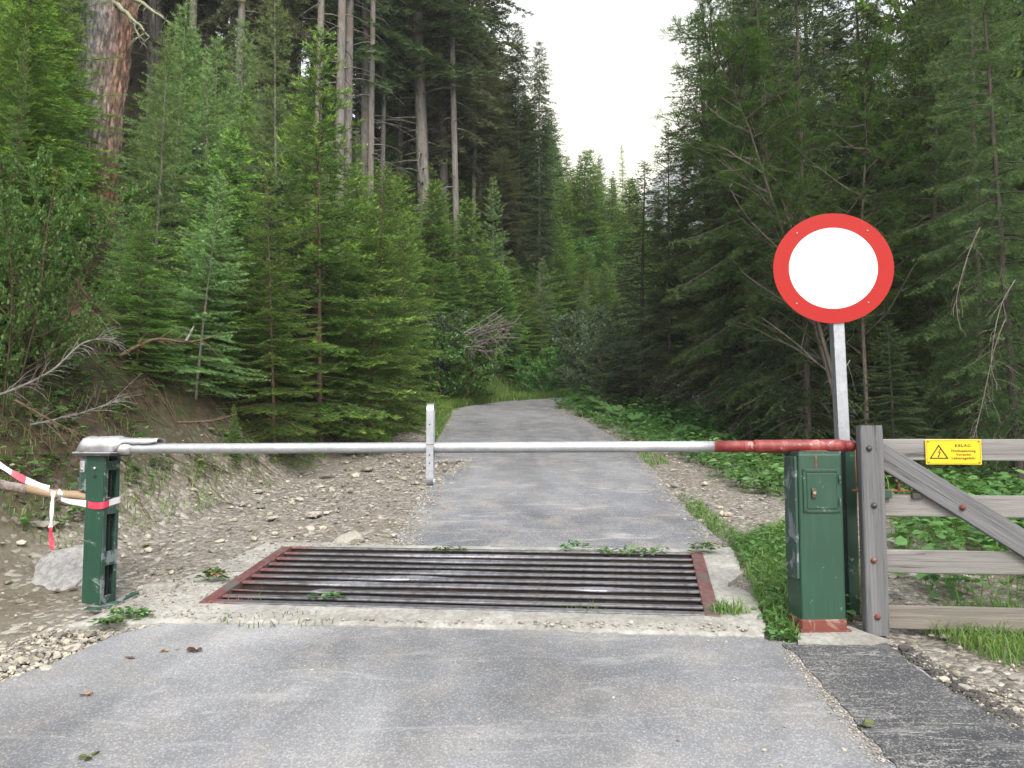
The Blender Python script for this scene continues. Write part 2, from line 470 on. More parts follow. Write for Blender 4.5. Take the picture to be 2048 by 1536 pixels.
def m_asphalt(name, dark, light, dirt=(.30, .27, .23), speck=.5, patch=.5, rough=.85, scratch=.0):
    m, nt, p, out = mat_new(name); g = NT(nt)
    v = g.coord('Object')
    big = g.noise(v, .55, 5, .6, .4); mid = g.noise(v, 3.5, 5, .6); fine = g.noise(v, 60, 3, .7)
    stones = g.voro(v, 150, 'Color'); sd_ = g.voro(v, 150)
    bw = g.n('ShaderNodeRGBToBW'); g.l(stones, bw.inputs[0])
    c = g.mix(g.ramp(big, [(.36, 0), (.64, 1)]), dark, light)
    c = g.mix(g.math('MULTIPLY', g.ramp(mid, [(.45, 0), (.75, 1)]), patch), c, dirt)
    c = g.mix(.34, c, g.mix(g.ramp(bw.outputs[0], [(.2, 0), (.8, 1)]), g.mix(1, c, .55, 'MULTIPLY'), g.mix(1, c, 1.5, 'MULTIPLY')))
    pale = g.ramp(bw.outputs[0], [(.735, 0), (.76, 1)])
    c = g.mix(g.math('MULTIPLY', pale, speck), c, (.55, .54, .52))
    tr_ = g.noise(g.coord('Object', (1.4, .35, 1)), 1.1, 3, .5, .5)
    c = g.mix(g.math('MULTIPLY', g.ramp(tr_, [(.50, 0), (.62, 1)]), .45), c, g.mix(1, c, .60, 'MULTIPLY'))
    # bigger pale grains
    st2 = g.voro(v, 62, 'Color'); sp2 = g.n('ShaderNodeRGBToBW'); g.l(st2, sp2.inputs[0])
    d2 = g.ramp(g.voro(v, 62), [(.22, 1), (.36, 0)])
    c = g.mix(g.math('MULTIPLY', g.math('MULTIPLY', g.ramp(sp2.outputs[0], [(.74, 0), (.80, 1)]), d2), speck), c, (.6, .59, .57))
    # streaks along and across the lane: pale scuffs
    st = g.noise(g.coord('Object', (.8, 3.2, 1)), 2.2, 6, .75, 1.2)
    c = g.mix(g.math('MULTIPLY', g.ramp(st, [(.54, 0), (.68, 1)]), .46 * patch * 2), c, (.40, .39, .385))
    if scratch:
        wv = g.n('ShaderNodeMapping'); wv.inputs['Rotation'].default_value = (0, 0, R(38)); wv.inputs['Scale'].default_value = (1.2, 9, 1); g.l(v, wv.inputs[0])
        sn = g.noise(wv.outputs[0], 1.0, 5, .6, 1.6)
        c = g.mix(g.math('MULTIPLY', g.ramp(sn, [(.492, 0), (.50, 1), (.508, 0)]), scratch), c, (.36, .35, .33))
        c = g.mix(g.math('MULTIPLY', g.ramp(g.noise(v, 1.6, 7, .75), [(.52, 0), (.62, 1)]), g.math('MULTIPLY', g.ramp(bw.outputs[0], [(.45, 0), (.6, 1)]), .40)), c, (.26, .25, .24))
    g.l(c, p.inputs['Base Color'])
    p.inputs['Roughness'].default_value = rough
    p.inputs['Specular IOR Level'].default_value = .35
    h = g.math('ADD', g.math('MULTIPLY', g.math('SUBTRACT', .5, sd_), 1.0), g.math('MULTIPLY', fine, .5))
    g.bump(h, p, .45, .004)
    return m
M['asphalt_near'] = m_asphalt('worn_tarmac', (.120, .122, .132), (.240, .243, .256), speck=.16, patch=.35)
M['asphalt_far'] = m_asphalt('lane_tarmac', (.100, .103, .118), (.175, .180, .198), speck=.25, patch=.55, rough=.75)
M['asphalt_patch'] = m_asphalt('dark_tarmac', (.034, .035, .039), (.060, .061, .066), (.15, .145, .14), speck=.16, patch=.25, rough=.8, scratch=.7)

def m_concrete():
    m, nt, p, out = mat_new('rough_concrete'); g = NT(nt)
    v = g.coord('Object')
    n1 = g.noise(v, 4, 6, .65); n2 = g.noise(v, 40, 4, .7)
    vo = g.voro(v, 45, 'Color'); bw = g.n('ShaderNodeRGBToBW'); g.l(vo, bw.inputs[0])
    c = g.ramp(n1, [(.3, (.19, .18, .16)), (.5, (.26, .25, .23)), (.7, (.34, .33, .305))])
    c = g.mix(.5, c, g.mix(bw.outputs[0], g.mix(1, c, .5, 'MULTIPLY'), g.mix(1, c, 1.4, 'MULTIPLY')))
    c = g.mix(g.ramp(n2, [(.60, 0), (.72, .7)]), c, (.12, .11, .09))
    g.l(c, p.inputs['Base Color']); p.inputs['Roughness'].default_value = .95
    g.bump(g.math('ADD', n1, g.math('MULTIPLY', n2, .5)), p, .6, .012)
    return m
M['concrete'] = m_concrete()

def m_ground():
    m, nt, p, out = mat_new('earth_and_gravel'); g = NT(nt)
    v = g.coord('Object')
    gr = g.attr('gravel'); so = g.attr('soil'); mo = g.attr('moss')
    n1 = g.noise(v, 1.7, 6, .6, .5); n2 = g.noise(v, 9, 6, .7); n3 = g.noise(v, 45, 4, .7)
    vo = g.voro(v, 26, 'Color'); bw = g.n('ShaderNodeRGBToBW'); g.l(vo, bw.inputs[0]); vd = g.voro(v, 26)
    vo2 = g.voro(v, 70, 'Color'); bw2 = g.n('ShaderNodeRGBToBW'); g.l(vo2, bw2.inputs[0])
    gravel = g.ramp(bw.outputs[0], [(.15, (.095, .085, .075)), (.45, (.175, .16, .138)), (.7, (.27, .243, .208)), (.9, (.42, .40, .37))])
    fine = g.ramp(bw2.outputs[0], [(.15, (.105, .093, .078)), (.5, (.19, .17, .145)), (.85, (.30, .28, .25))])
    gravel = g.mix(g.ramp(n2, [(.42, 0), (.58, 1)]), fine, gravel)
    soil = g.mix(g.ramp(n1, [(.3, 0), (.7, 1)]), (.125, .10, .075), (.235, .205, .165))
    soil = g.mix(g.ramp(n2, [(.35, .0), (.65, .6)]), soil, (.12, .095, .07))
    soil = g.mix(g.ramp(bw.outputs[0], [(.72, 0), (.78, .7)]), soil, (.42, .40, .36))
    floor = g.mix(g.ramp(n2, [(.4, 0), (.65, 1)]), (.030, .024, .016), (.085, .062, .040))
    floor = g.mix(g.ramp(n1, [(.45, 0), (.65, .8)]), floor, (.035, .055, .018))
    c = g.mix(g.math('MULTIPLY', so, 1.0, True), floor, soil)
    c = g.mix(g.math('ADD', gr, g.math('MULTIPLY', g.math('SUBTRACT', n2, .5), g.math('MULTIPLY', gr, 1.2)), True), c, gravel)
    c = g.mix(g.math('MULTIPLY', mo, g.ramp(n2, [(.3, .3), (.6, 1)]), True), c, g.mix(n3, (.03, .06, .012), (.07, .11, .025)))
    g.l(c, p.inputs['Base Color']); p.inputs['Roughness'].default_value = 1.0
    p.inputs['Specular IOR Level'].default_value = .1
    h = g.math('ADD', g.math('MULTIPLY', g.math('SUBTRACT', .6, vd), g.math('ADD', g.math('MULTIPLY', gr, .9), .15)), g.math('MULTIPLY', n2, 1.2))
    h = g.math('ADD', h, g.math('MULTIPLY', n3, .5))
    g.bump(h, p, .75, .03)
    return m
M['ground'] = m_ground()

def m_rock(name, a, b):
    m, nt, p, out = mat_new(name); g = NT(nt)
    v = g.coord('Object')
    n1 = g.noise(v, 6, 6, .65, .5); n2 = g.noise(v, 60, 4, .7)
    t = g.attr('tint')
    oi = g.n('ShaderNodeObjectInfo').outputs['Random']
    c = g.mix(g.ramp(n1, [(.3, 0), (.7, 1)]), a, b)
    c = g.mix(t, c, g.mix(1, c, (1.25, 1.15, .98), 'MULTIPLY'))
    hs = g.n('ShaderNodeHueSaturation'); g.l(c, hs.inputs['Color']); g.l(g.math('ADD', g.math('MULTIPLY', g.math('FRACT', g.math('ADD', t, oi)), .9), .5), hs.inputs['Value'])
    c = g.mix(g.ramp(n2, [(.55, 0), (.7, .4)]), hs.outputs[0], (.12, .11, .10))
    g.l(c, p.inputs['Base Color']); p.inputs['Roughness'].default_value = .9
    g.bump(g.math('ADD', n1, g.math('MULTIPLY', n2, .4)), p, .5, .01)
    return m
M['rock'] = m_rock('limestone', (.19, .175, .155), (.33, .315, .29))
M['rock_grey'] = m_rock('grey_rock', (.10, .10, .105), (.26, .26, .265))

def m_paint(name, col, wear_col, wear=.25, rough=.45, metal_under=False, scale=7, faded=None, vgrad=None):
    m, nt, p, out = mat_new(name); g = NT(nt)
    v = g.coord('Object')
    n1 = g.noise(v, scale, 7, .72, .6); n2 = g.noise(v, 2.2, 4); n3 = g.noise(g.coord('Object', (30, 30, 3)), 1.0, 4, .6)
    c = g.mix(g.ramp(n2, [(.3, 0), (.7, 1)]), g.mix(0, col, col), tuple(x * .72 for x in col))
    if faded: c = g.mix(g.math('MULTIPLY', g.ramp(n3, [(.5, 0), (.8, 1)]), .5), c, faded)
    w = g.ramp(n1, [(.62 - wear * .3, 0), (.66 - wear * .3, 1)])
    c = g.mix(w, c, wear_col)
    g.l(c, p.inputs['Base Color'])
    g.l(g.math('ADD', g.math('MULTIPLY', n1, .25), rough - .12), p.inputs['Roughness'])
    if metal_under: g.l(g.math('MULTIPLY', w, .8), p.inputs['Metallic'])
    g.bump(g.math('ADD', g.math('MULTIPLY', w, -.6), g.math('MULTIPLY', n1, .2)), p, .25, .003)
    return m
M['green'] = m_paint('green_paint', (.014, .060, .034), (.17, .21, .20), wear=.02, rough=.42, faded=(.035, .085, .062))
M['green_worn'] = m_paint('worn_green_paint', (.022, .060, .045), (.16, .19, .20), wear=.30, rough=.5, faded=(.16, .19, .20))
M['red'] = m_paint('red_paint', (.20, .022, .020), (.40, .25, .23), wear=.14, rough=.5, faded=(.5, .2, .18), scale=14)
M['red_base'] = m_paint('red_primer', (.17, .045, .035), (.22, .14, .11), wear=.35, rough=.8)
M['steel_dark'] = m_paint('worn_steel', (.050, .046, .050), (.20, .20, .22), wear=.25, rough=.38, metal_under=True)
M['hole'] = m_paint('dark_inside', (.012, .014, .013), (.03, .03, .03), wear=.1, rough=.9)
M['yellow'] = m_paint('yellow_enamel', (.84, .56, .0), (.70, .48, .03), wear=-.4, rough=.35)
M['black'] = m_paint('black_print', (.012, .011, .010), (.02, .02, .02), wear=-.5, rough=.4)
M['brass'] = m_paint('brass', (.45, .30, .10), (.2, .14, .06), wear=.1, rough=.35, metal_under=True)
M['rust'] = m_paint('rust', (.16, .065, .035), (.30, .12, .06), wear=.35, rough=.9)

def m_galv(name, base=(.36, .375, .41), metal=.75, rough=.42):
    m, nt, p, out = mat_new(name); g = NT(nt)
    v = g.coord('Object')
    n1 = g.noise(v, 30, 5, .7, .8); n2 = g.noise(v, 3.5, 5, .65, .5); n3 = g.noise(v, 11, 6, .75)
    c = g.mix(g.ramp(n1, [(.35, 0), (.65, 1)]), tuple(x * .78 for x in base), base)
    c = g.mix(g.ramp(n2, [(.5, 0), (.75, .6)]), c, (.60, .60, .62))
    c = g.mix(g.ramp(n3, [(.70, 0), (.76, .7)]), c, (.16, .11, .08))
    g.l(c, p.inputs['Base Color']); p.inputs['Metallic'].default_value = metal
    g.l(g.math('ADD', g.math('MULTIPLY', n1, .25), rough - .1), p.inputs['Roughness'])
    g.bump(n2, p, .2, .004)
    return m
M['galv'] = m_galv('galvanised_steel')
M['galv_white'] = m_galv('weathered_white_pipe', (.42, .43, .45), .55, .36)
M['galv_sheet'] = m_galv('battered_sheet_steel', (.50, .50, .52), .65, .45)

def m_bar():
    """bars of the cattle grid: red paint left near the ends, polished steel in the middle"""
    m, nt, p, out = mat_new('grid_bar_steel'); g = NT(nt)
    v = g.coord('Object')
    sep = g.n('ShaderNodeSeparateXYZ'); g.l(v, sep.inputs[0])
    e = g.math('ABSOLUTE', g.math('SUBTRACT', sep.outputs[0], .15))
    n1 = g.noise(g.coord('Object', (2.5, 8, 8)), 1.4, 6, .7, .4); n2 = g.noise(v, 22, 5, .7)
    f = g.math('ADD', g.math('SUBTRACT', e, 1.22), g.math('MULTIPLY', g.math('SUBTRACT', n1, .5), 2.4))
    f = g.ramp(g.math('MULTIPLY', f, 1.6, True), [(.1, 0), (.7, 1)])
    steel = g.mix(g.ramp(n2, [(.3, 0), (.7, 1)]), (.10, .094, .102), (.255, .255, .28))
    c = g.mix(f, steel, g.mix(n2, (.09, .030, .032), (.19, .060, .058)))
    g.l(c, p.inputs['Base Color'])
    g.l(g.math('SUBTRACT', .6, g.math('MULTIPLY', f, .6), True), p.inputs['Metallic'])
    g.l(g.math('ADD', .32, g.math('MULTIPLY', f, .25)), p.inputs['Roughness'])
    g.bump(n2, p, .2, .003)
    return m
M['bar'] = m_bar()
M['web'] = m_paint('rusty_dark_iron', (.035, .026, .022), (.06, .04, .03), wear=.2, rough=.95)  # dark rust, deepened to carry the shade under the bar tops
M['pit'] = m_paint('wet_pit_mud', (.03, .025, .02), (.05, .04, .03), wear=.3, rough=1.0)  # mud colour darkened to stand for the shade between the bars

def m_wood(name, a, b, dark, cross=34):
    m, nt, p, out = mat_new(name); g = NT(nt)
    v = g.coord('Object', (1.3, cross, cross))
    oi = g.n('ShaderNodeObjectInfo').outputs['Random']
    add = g.n('ShaderNodeVectorMath', operation='ADD'); g.l(v, add.inputs[0])
    cm = g.n('ShaderNodeCombineXYZ'); g.l(g.math('MULTIPLY', oi, 37), cm.inputs[0]); g.l(g.math('MULTIPLY', oi, 11), cm.inputs[1]); g.l(cm.outputs[0], add.inputs[1])
    vv = add.outputs[0]
    n1 = g.noise(vv, 1.0, 7, .65, 1.3); n2 = g.noise(vv, 4.0, 4, .7, .5)
    big = g.noise(g.coord('Object', (1, 3, 3)), 1.6, 4)
    c = g.mix(g.ramp(n1, [(.32, 0), (.62, 1)]), a, b)
    c = g.mix(g.ramp(big, [(.40, 0), (.7, .55)]), c, tuple(x * .72 for x in b))
    cr = g.ramp(n1, [(.30, 1), (.38, 0)])
    c = g.mix(g.math('MULTIPLY', cr, .8), c, dark)
    c = g.mix(g.math('MULTIPLY', g.ramp(n2, [(.28, 1), (.36, 0)]), .5), c, dark)
    g.l(c, p.inputs['Base Color']); p.inputs['Roughness'].default_value = .9
    g.bump(g.math('ADD', n1, g.math('MULTIPLY', n2, .4)), p, .7, .006)
    return m
M['wood'] = m_wood('weathered_oak', (.112, .106, .102), (.245, .234, .224), (.035, .032, .031))
M['wood_dark'] = m_wood('dark_weathered_oak', (.070, .070, .074), (.155, .154, .162), (.024, .024, .025))
M['wood_brown'] = m_wood('weathered_brown_oak', (.105, .093, .080), (.20, .178, .155), (.035, .032, .028))
M['peeled'] = m_wood('peeled_pole_wood', (.22, .145, .09), (.38, .28, .18), (.12, .07, .04), 20)
M['barkpole'] = m_bark('pole_bark', (.20, .16, .14), (.38, .32, .29), (.30, .22, .18), 14, .4)

def m_plain(name, col, rough=.5, spec=.5, trans=0.0):
    m, nt, p, out = mat_new(name); g = NT(nt)
    n = g.noise(g.coord('Object'), 9, 4)
    g.l(g.mix(n, tuple(x * .93 for x in col), col), p.inputs['Base Color'])
    p.inputs['Roughness'].default_value = rough; p.inputs['Specular IOR Level'].default_value = spec
    if trans:
        tr = g.n('ShaderNodeBsdfTranslucent'); tr.inputs[0].default_value = (*col, 1)
        mx = g.n('ShaderNodeMixShader'); mx.inputs[0].default_value = trans
        g.l(p.outputs[0], mx.inputs[1]); g.l(tr.outputs[0], mx.inputs[2]); g.l(mx.outputs[0], out.inputs[0])
    return m
M['sign_red'] = m_plain('reflective_red', (.34, .014, .011), .5, .2)
M['sign_white'] = m_plain('reflective_white', (.88, .88, .88), .4)
M['tape_white'] = m_plain('white_tape', (.80, .78, .80), .35, trans=.2)
M['tape_red'] = m_plain('red_tape', (.72, .06, .11), .35, trans=.2)

# ------------------------------------------------------------------ ground sheet
def axis(a, b, fine, lo, hi, g=1.16):
    xs = list(np.arange(a, b + 1e-6, fine)); s = fine
    while xs[-1] < hi: s = min(s * g, 25); xs.append(xs[-1] + s)
    s = fine
    while xs[0] > lo: s = min(s * g, 25); xs.insert(0, xs[0] - s)
    return np.array(xs)
gx = axis(-6, 5.5, .075, -420, 420); gy = axis(2.6, 22, .085, -60, 620)
GX, GY = np.meshgrid(gx, gy)
GZ = terrain(GX, GY)
dF = sdist(GX, GY, FOOT); dR = -sdist(GX, GY, RIGHT)
# gravel pebbly relief on the verges
verge = np.exp(-(np.maximum(np.maximum(dF, dR), 0) / .8) ** 2)
road_m = inside(GX, GY, far_poly) | inside(GX, GY, near_poly) | inside(GX, GY, pit_poly)
GZ = GZ + np.where(road_m, 0, (.022 * fbm(GX * 5, GY * 5, 1, 4) + .018 * fbm(GX * 1.7, GY * 1.7, 2, 2) - .012) * verge)
nx, ny = len(gx), len(gy)
idx = np.arange(nx * ny).reshape(ny, nx)
F = np.stack([idx[:-1, :-1], idx[:-1, 1:], idx[1:, 1:], idx[1:, :-1]], -1).reshape(-1, 4)
me = mesh_np('ground', np.stack([GX, GY, GZ], -1).reshape(-1, 3), F, M['ground'], smooth=True)
n_ = fbm(GX * .9, GY * .9, 9)
gravel = np.clip(1.15 - np.maximum(dF, 0) / .55 + .5 * n_, 0, 1) * np.clip(1.1 - np.maximum(dR, 0) / .9 + .6 * n_, 0, 1)
mud = np.clip((-2.45 - GX) / .5, 0, 1) * np.clip((6.4 - GY) / 1.2, 0, 1) * np.clip((GY - 3.4) / .5, 0, 1)
gravel = gravel * (1 - .9 * mud)
soil = np.clip(1.45 - np.maximum(dF, 0) / .55 + .8 * n_, 0, 1) * (dF > -1e-6) + np.clip(1.3 - np.maximum(dR, 0) / .8, 0, 1) * (dF <= 0)
moss = np.clip((np.maximum(dR, 0) - .2) / .9 + .5 * n_, 0, .9) * (GY > 0)
moss = np.maximum(moss, np.clip((GY - 14.5) / 3 - np.abs(dF) * .6 + n_, 0, .9) * (dF > -1.1))
soil = np.clip(soil, 0, 1) - .35 * mud
for k, arr in (('gravel', gravel), ('soil', soil), ('moss', moss)):
    a = me.attributes.new(k, 'FLOAT', 'POINT'); a.data.foreach_set('value', np.ascontiguousarray(arr, np.float32).ravel())
ground = bpy.data.objects.new('ground', me); link(ground); tag(ground, kind='structure')

# ------------------------------------------------------------------ tarmac sheets
def ragged(poly, step=.12, amp=.02, seed=0):
    rnd = random.Random(seed); out = []
    n = len(poly)
    for i in range(n):
        a = Vector(poly[i]); b = Vector(poly[(i + 1) % n]); a.z = b.z = 0
        L = (b - a).length; k = max(1, min(80, int(L / step)))
        d = (b - a).normalized(); nn = Vector((-d.y, d.x, 0))
        for j in range(k):
            q = a.lerp(b, j / k) + nn * rnd.uniform(-amp, amp)
            out.append(q)
    return out

def sheet(name, poly, up, mat, thick=.05, step=.1, amp=.018, seed=0, zf=lambda p: S * p.y):
    pts = ragged(poly, step, amp, seed)
    bm = bmesh.new()
    vs = [bm.verts.new((p.x, p.y, zf(p) + up)) for p in pts]
    f = bm.faces.new(vs); f.normal_update()
    if f.normal.z < 0: f.normal_flip()
    r = bmesh.ops.extrude_face_region(bm, geom=[f])
    top = [g_ for g_ in r['geom'] if isinstance(g_, bmesh.types.BMVert)]
    for v in top: v.co.z -= 0  # upper copy stays
    for v in vs: v.co.z -= thick
    bmesh.ops.recalc_face_normals(bm, faces=bm.faces)
    bmesh.ops.triangulate(bm, faces=[f_ for f_ in bm.faces if len(f_.verts) > 4])
    me = bpy.data.meshes.new(name); bm.to_mesh(me); bm.free(); me.materials.append(mat)
    o = bpy.data.objects.new(name, me); link(o); tag(o, kind='structure')
    return o
sheet('road', near_poly, .012, M['asphalt_near'], seed=1)
sheet('road', far_poly, .012, M['asphalt_far'], seed=2, amp=.012)
sheet('road_patch', patch_poly, .018, M['asphalt_patch'], .02, .05, .014, seed=3)

# concrete frame round the cattle grid (ring of paired inner / outer points)
def lerp(a, b, t): return a + (b - a) * t
inner = []; outer = []
def ring(pi, po): inner.append(Vector(pi)); outer.append(Vector(po))
FLi, FRi, BLi, BRi = [p + Vector((0, 0, 0)) for p in (G_FL, G_FR, G_BL, G_BR)]
for t, po in ((0, gp(120, 1262)), (.0, gp(330, 1252)), (.15, gp(520, 1254)), (.35, gp(740, 1258)), (.55, gp(960, 1264)), (.75, gp(1180, 1270)), (.92, gp(1400, 1278)), (1, gp(1532, 1281))):
    ring(lerp(FLi, FRi, t), po)
for t, po in ((.10, gp(1524, 1236)), (.28, gp(1510, 1200)), (.40, gp(1488, 1186)), (.50, gp(1452, 1184)), (.60, gp(1458, 1172)), (.75, gp(1485, 1152)), (.88, gp(1478, 1130)), (1, gp(1462, 1100))):
    ring(lerp(FRi, BRi, t), po)
for t, po in ((0.0, gp(1440, 1098)), (.02, gp(1415, 1104)), (.72, gp(800, 1098)), (.8, gp(735, 1093)), (.9, gp(640, 1091)), (1, gp(530, 1091))):
    ring(lerp(BRi, BLi, t), po)
for t, po in ((.15, gp(490, 1110)), (.4, gp(420, 1140)), (.65, gp(345, 1172)), (.85, gp(270, 1203)), (1, gp(185, 1238))):
    ring(lerp(BLi, FLi, t), po)
# densify + roughen the outer edge
bm = bmesh.new(); rnd = random.Random(5)
I2, O2 = [], []
for i in range(len(inner)):
    j = (i + 1) % len(inner)
    L = max((outer[j] - outer[i]).length, .02); k = max(1, int(L / .06))
    for q in range(k):
        t = q / k
        I2.append(inner[i].lerp(inner[j], t)); O2.append(outer[i].lerp(outer[j], t) + Vector((rnd.uniform(-.01, .01), rnd.uniform(-.01, .01), 0)))
rows = []
for a, b in zip(I2, O2):
    r_ = []
    for t, up in ((0, -.55), (0, .03), (.12, .036), (.5, .034), (.88, .03), (1, .018), (1.0, -.10)):
        q = a.lerp(b, t); r_.append(bm.verts.new((q.x, q.y, S * q.y + up + (rnd.uniform(-.003, .003) if up > 0 else 0))))
    rows.append(r_)
for i in range(len(rows)):
    a, b = rows[i], rows[(i + 1) % len(rows)]
    for k in range(6):
        try: bm.faces.new((a[k], b[k], b[k + 1], a[k + 1]))
        except ValueError: pass
bmesh.ops.recalc_face_normals(bm, faces=bm.faces)
me = bpy.data.meshes.new('concrete_kerb'); bm.to_mesh(me); bm.free(); me.materials.append(M['concrete'])
o = bpy.data.objects.new('concrete_kerb', me); link(o); tag(o, kind='structure')
# slab under the right-hand post
b = MB(); P = [gp(1596, 1296), gp(1745, 1297), gp(1780, 1290), gp(1700, 1262), gp(1600, 1262)]
o = sheet('concrete_slab', P, .026, M['concrete'], .1, .08, .008, seed=8)

# pit floor
b = MB(); P = [grow(p, .25) for p in (G_FL, G_FR, G_BR, G_BL)]
b.quad(*[(p.x, p.y, S * p.y - .85) for p in P])
pit = b.build('pit_floor', M['pit']); tag(pit, kind='structure')

# ------------------------------------------------------------------ cattle grid
grid = thing('cattle_grid', gc, 'low steel cattle grid of long worn bars set in the lane under the boom', 'cattle grid')
UPZ = .035
def onp(p, up=0): return Vector((p.x, p.y, S * p.y + up))
def bar_mesh(p0, p1, w, h, bend=(), seed=0, name='bar', mat=None, top=UPZ):
    """flat-topped bar lying on the lane's plane; bend = [(t, along_y, tilt)]"""
    L = (p1 - p0).length; d = (p1 - p0).normalized(); yv = Vector((-d.y, d.x, 0)).normalized()
    yv = Vector((yv.x, yv.y, S * yv.y))
    mid = (p0 + p1) / 2
    b = MB(); n = 44; b.mi = []
    for i in range(n + 1):
        t = i / n; c = p0.lerp(p1, t); off = 0; tilt = 0; dz = 0
        for (bt, bo, bs, tl) in bend:
            g_ = math.exp(-((t - bt) / bs) ** 2); off += bo * .8 * g_; tilt += tl * .7 * g_; dz -= abs(tl) * .006 * g_
        c = c + yv * off
        k = len(b.v); wi = w * (1 - .5 * min(1, abs(tilt)))
        for (yy, zz) in ((-.004, top - h), (-.004, top - .011), (-wi / 2, top - .010), (-wi / 2, top - .003), (-wi / 2 + .003, top), (wi / 2 - .003, top), (wi / 2, top - .003), (wi / 2, top - .010), (.004, top - .011), (.004, top - h)):
            q = c + yv * yy; b.v.append((q.x - mid.x, q.y - mid.y, S * q.y + zz + dz + tilt * yy * 1.1 - mid.z))
        if i:
            for m_ in range(10):
                b.f.append((k - 10 + m_, k - 10 + (m_ + 1) % 10, k + (m_ + 1) % 10, k + m_)); b.t.append(0); b.mi.append(1 if m_ in (0, 1, 7, 8, 9) else 0)
        if i in (0, n): b.f.append(tuple(k + m_ for m_ in range(10))); b.t.append(0); b.mi.append(1)
    me = b.mesh(name, [mat or M['bar'], M['web']])
    me.polygons.foreach_set('material_index', b.mi)
    bm = bmesh.new(); bm.from_mesh(me); bmesh.ops.recalc_face_normals(bm, faces=bm.faces); bm.to_mesh(me); bm.free()
    o = bpy.data.objects.new(name, me); link(o, grid); o.location = mid - grid.location
    return o
bends = {1: [(.30, .025, .07, .4), (.52, .015, .1, .3)], 2: [(.11, -.045, .10, -1.0), (.21, .035, .025, .9)], 3: [(.25, .03, .08, .9), (.50, .02, .12, .4), (.78, .02, .04, .7)],
         4: [(.38, .045, .05, .95), (.30, .01, .1, .5)], 5: [(.45, .025, .1, .6)], 7: [(.45, .015, .1, .5)], 8: [(.52, .03, .12, .9), (.35, .012, .1, .7)]}
NB = 8
for k in range(1, NB + 1):
    t = k / (NB + 1)
    p0, p1 = G_FL.lerp(G_BL, t), G_FR.lerp(G_BR, t)
    bar_mesh(p0 + Vector((.03, 0, 0)), p1 - Vector((.03, 0, 0)), .042 if k < 8 else .030, .10, bends.get(k, ()), k)
bar_mesh(G_FL + Vector((.05, .02, 0)), G_FR + Vector((-.05, .02, 0)), .055, .09, name='frame_rail', top=UPZ + .004)
bar_mesh(G_BL + Vector((.05, 0, 0)), G_BR + Vector((-.05, 0, 0)), .035, .09, name='frame_rail', top=UPZ + .004)
def side_rail(a, c, w):
    d = (c - a).normalized(); sx = Vector((w / 2, 0, 0)); b = MB()
    A = [onp(a - sx - d * .02, -.06), onp(a + sx - d * .02, -.06), onp(c + sx, -.06), onp(c - sx, -.06)]
    T = [Vector((q.x, q.y, S * q.y + UPZ + .007)) for q in A]
    b.hexa(A + T); return b.build('side_rail', M['red_side'], grid, bevel=.003)
M['red_side'] = m_paint('faded_red_paint', (.125, .042, .040), (.09, .075, .07), wear=.3, rough=.6, faded=(.35, .2, .19))
side_rail(G_FL + Vector((.045, 0, 0)), G_BL + Vector((.045, 0, 0)), .075)
side_rail(G_FR - Vector((.03, 0, 0)), G_BR - Vector((.03, 0, 0)), .085)
for (a, c) in (((650, 1222), (745, 1118)), ((885, 1228), (965, 1120)), ((1165, 1236), (1182, 1122))):
    p0, p1 = gp(*a), gp(*c); b = MB()
    sx = Vector((.013, 0, 0))
    A = [onp(p0 - sx, -.12), onp(p0 + sx, -.12), onp(p1 + sx, -.12), onp(p1 - sx, -.12)]
    T = [Vector((q.x, q.y, S * q.y - .038)) for q in A]
    b.hexa(A + T); b.build('cross_beam', M['red_base'], grid)

# ------------------------------------------------------------------ barrier: right post
PR = gp(1648, 1272)                  # foot of front face centre
YR = PR.y
zb = S * YR + .02
cR = Vector((PR.x, YR + .10, zb))
topR = at(1648, 906, YR).z
hR = topR - zb
wR = .245
post = thing('barrier_post', cR, 'tall closed green steel post with a locked cupboard door carrying the red boom end', 'barrier post')
rzR = R(3)
mR = Matrix.Rotation(rzR, 3, 'Z')
def rb(x, y, z): return cR + mR @ Vector((x, y, z))
b = MB(); b.box(cR + Vector((0, 0, hR / 2 + .01)), (wR, .20, hR - .02), rzR)
b.build('post_body', M['green'], post, bevel=.014, segs=3)
b = MB(); b.box(cR + Vector((0, 0, .036)), (wR + .006, .206, .072), rzR); b.build('foot_sleeve', M['red_base'], post, bevel=.012)
b = MB(); b.box(cR + Vector((0, 0, .006)), (wR + .03, .24, .016), rzR); b.build('base_plate', M['red_base'], post)
b = MB(); b.box(rb(0, 0, hR + .002), (wR - .01, .19, .012), rzR); b.build('post_cap', M['green_worn'], post)
# door
dz0, dz1 = at(1648, 1025, YR).z - zb, at(1648, 938, YR).z - zb
fr = MB()
for (x, z, w, h) in ((-.092, (dz0 + dz1) / 2, .018, dz1 - dz0), (.092, (dz0 + dz1) / 2, .018, dz1 - dz0), (0, dz0 + .008, .20, .016), (0, dz1 - .008, .20, .016)):
    fr.box(rb(x, -.104, z), (w, .012, h), rzR)
fr.build('door_frame', M['green'], post, bevel=.002)
b = MB(); b.box(rb(0, -.105, (dz0 + dz1) / 2), (.165, .014, dz1 - dz0 - .04), rzR); door = b.build('door', M['green'], post, bevel=.003)
for z in (dz0 + .055, dz1 - .055):
    b = MB(); b.tube([rb(.098, -.115, z - .022), rb(.098, -.115, z + .022)], .007, 8); h_ = b.build('hinge', M['green_worn'], post, smooth=True)
b = MB(); b.box(rb(-.048, -.118, dz0 + .105), (.024, .014, .05), rzR); lk = b.build('lock_plate', M['steel_dark'], post, bevel=.003)
b = MB(); b.tube([rb(-.048, -.122, dz0 + .108), rb(-.048, -.130, dz0 + .108)], .008, 12); b.build('lock_cylinder', M['brass'], post)
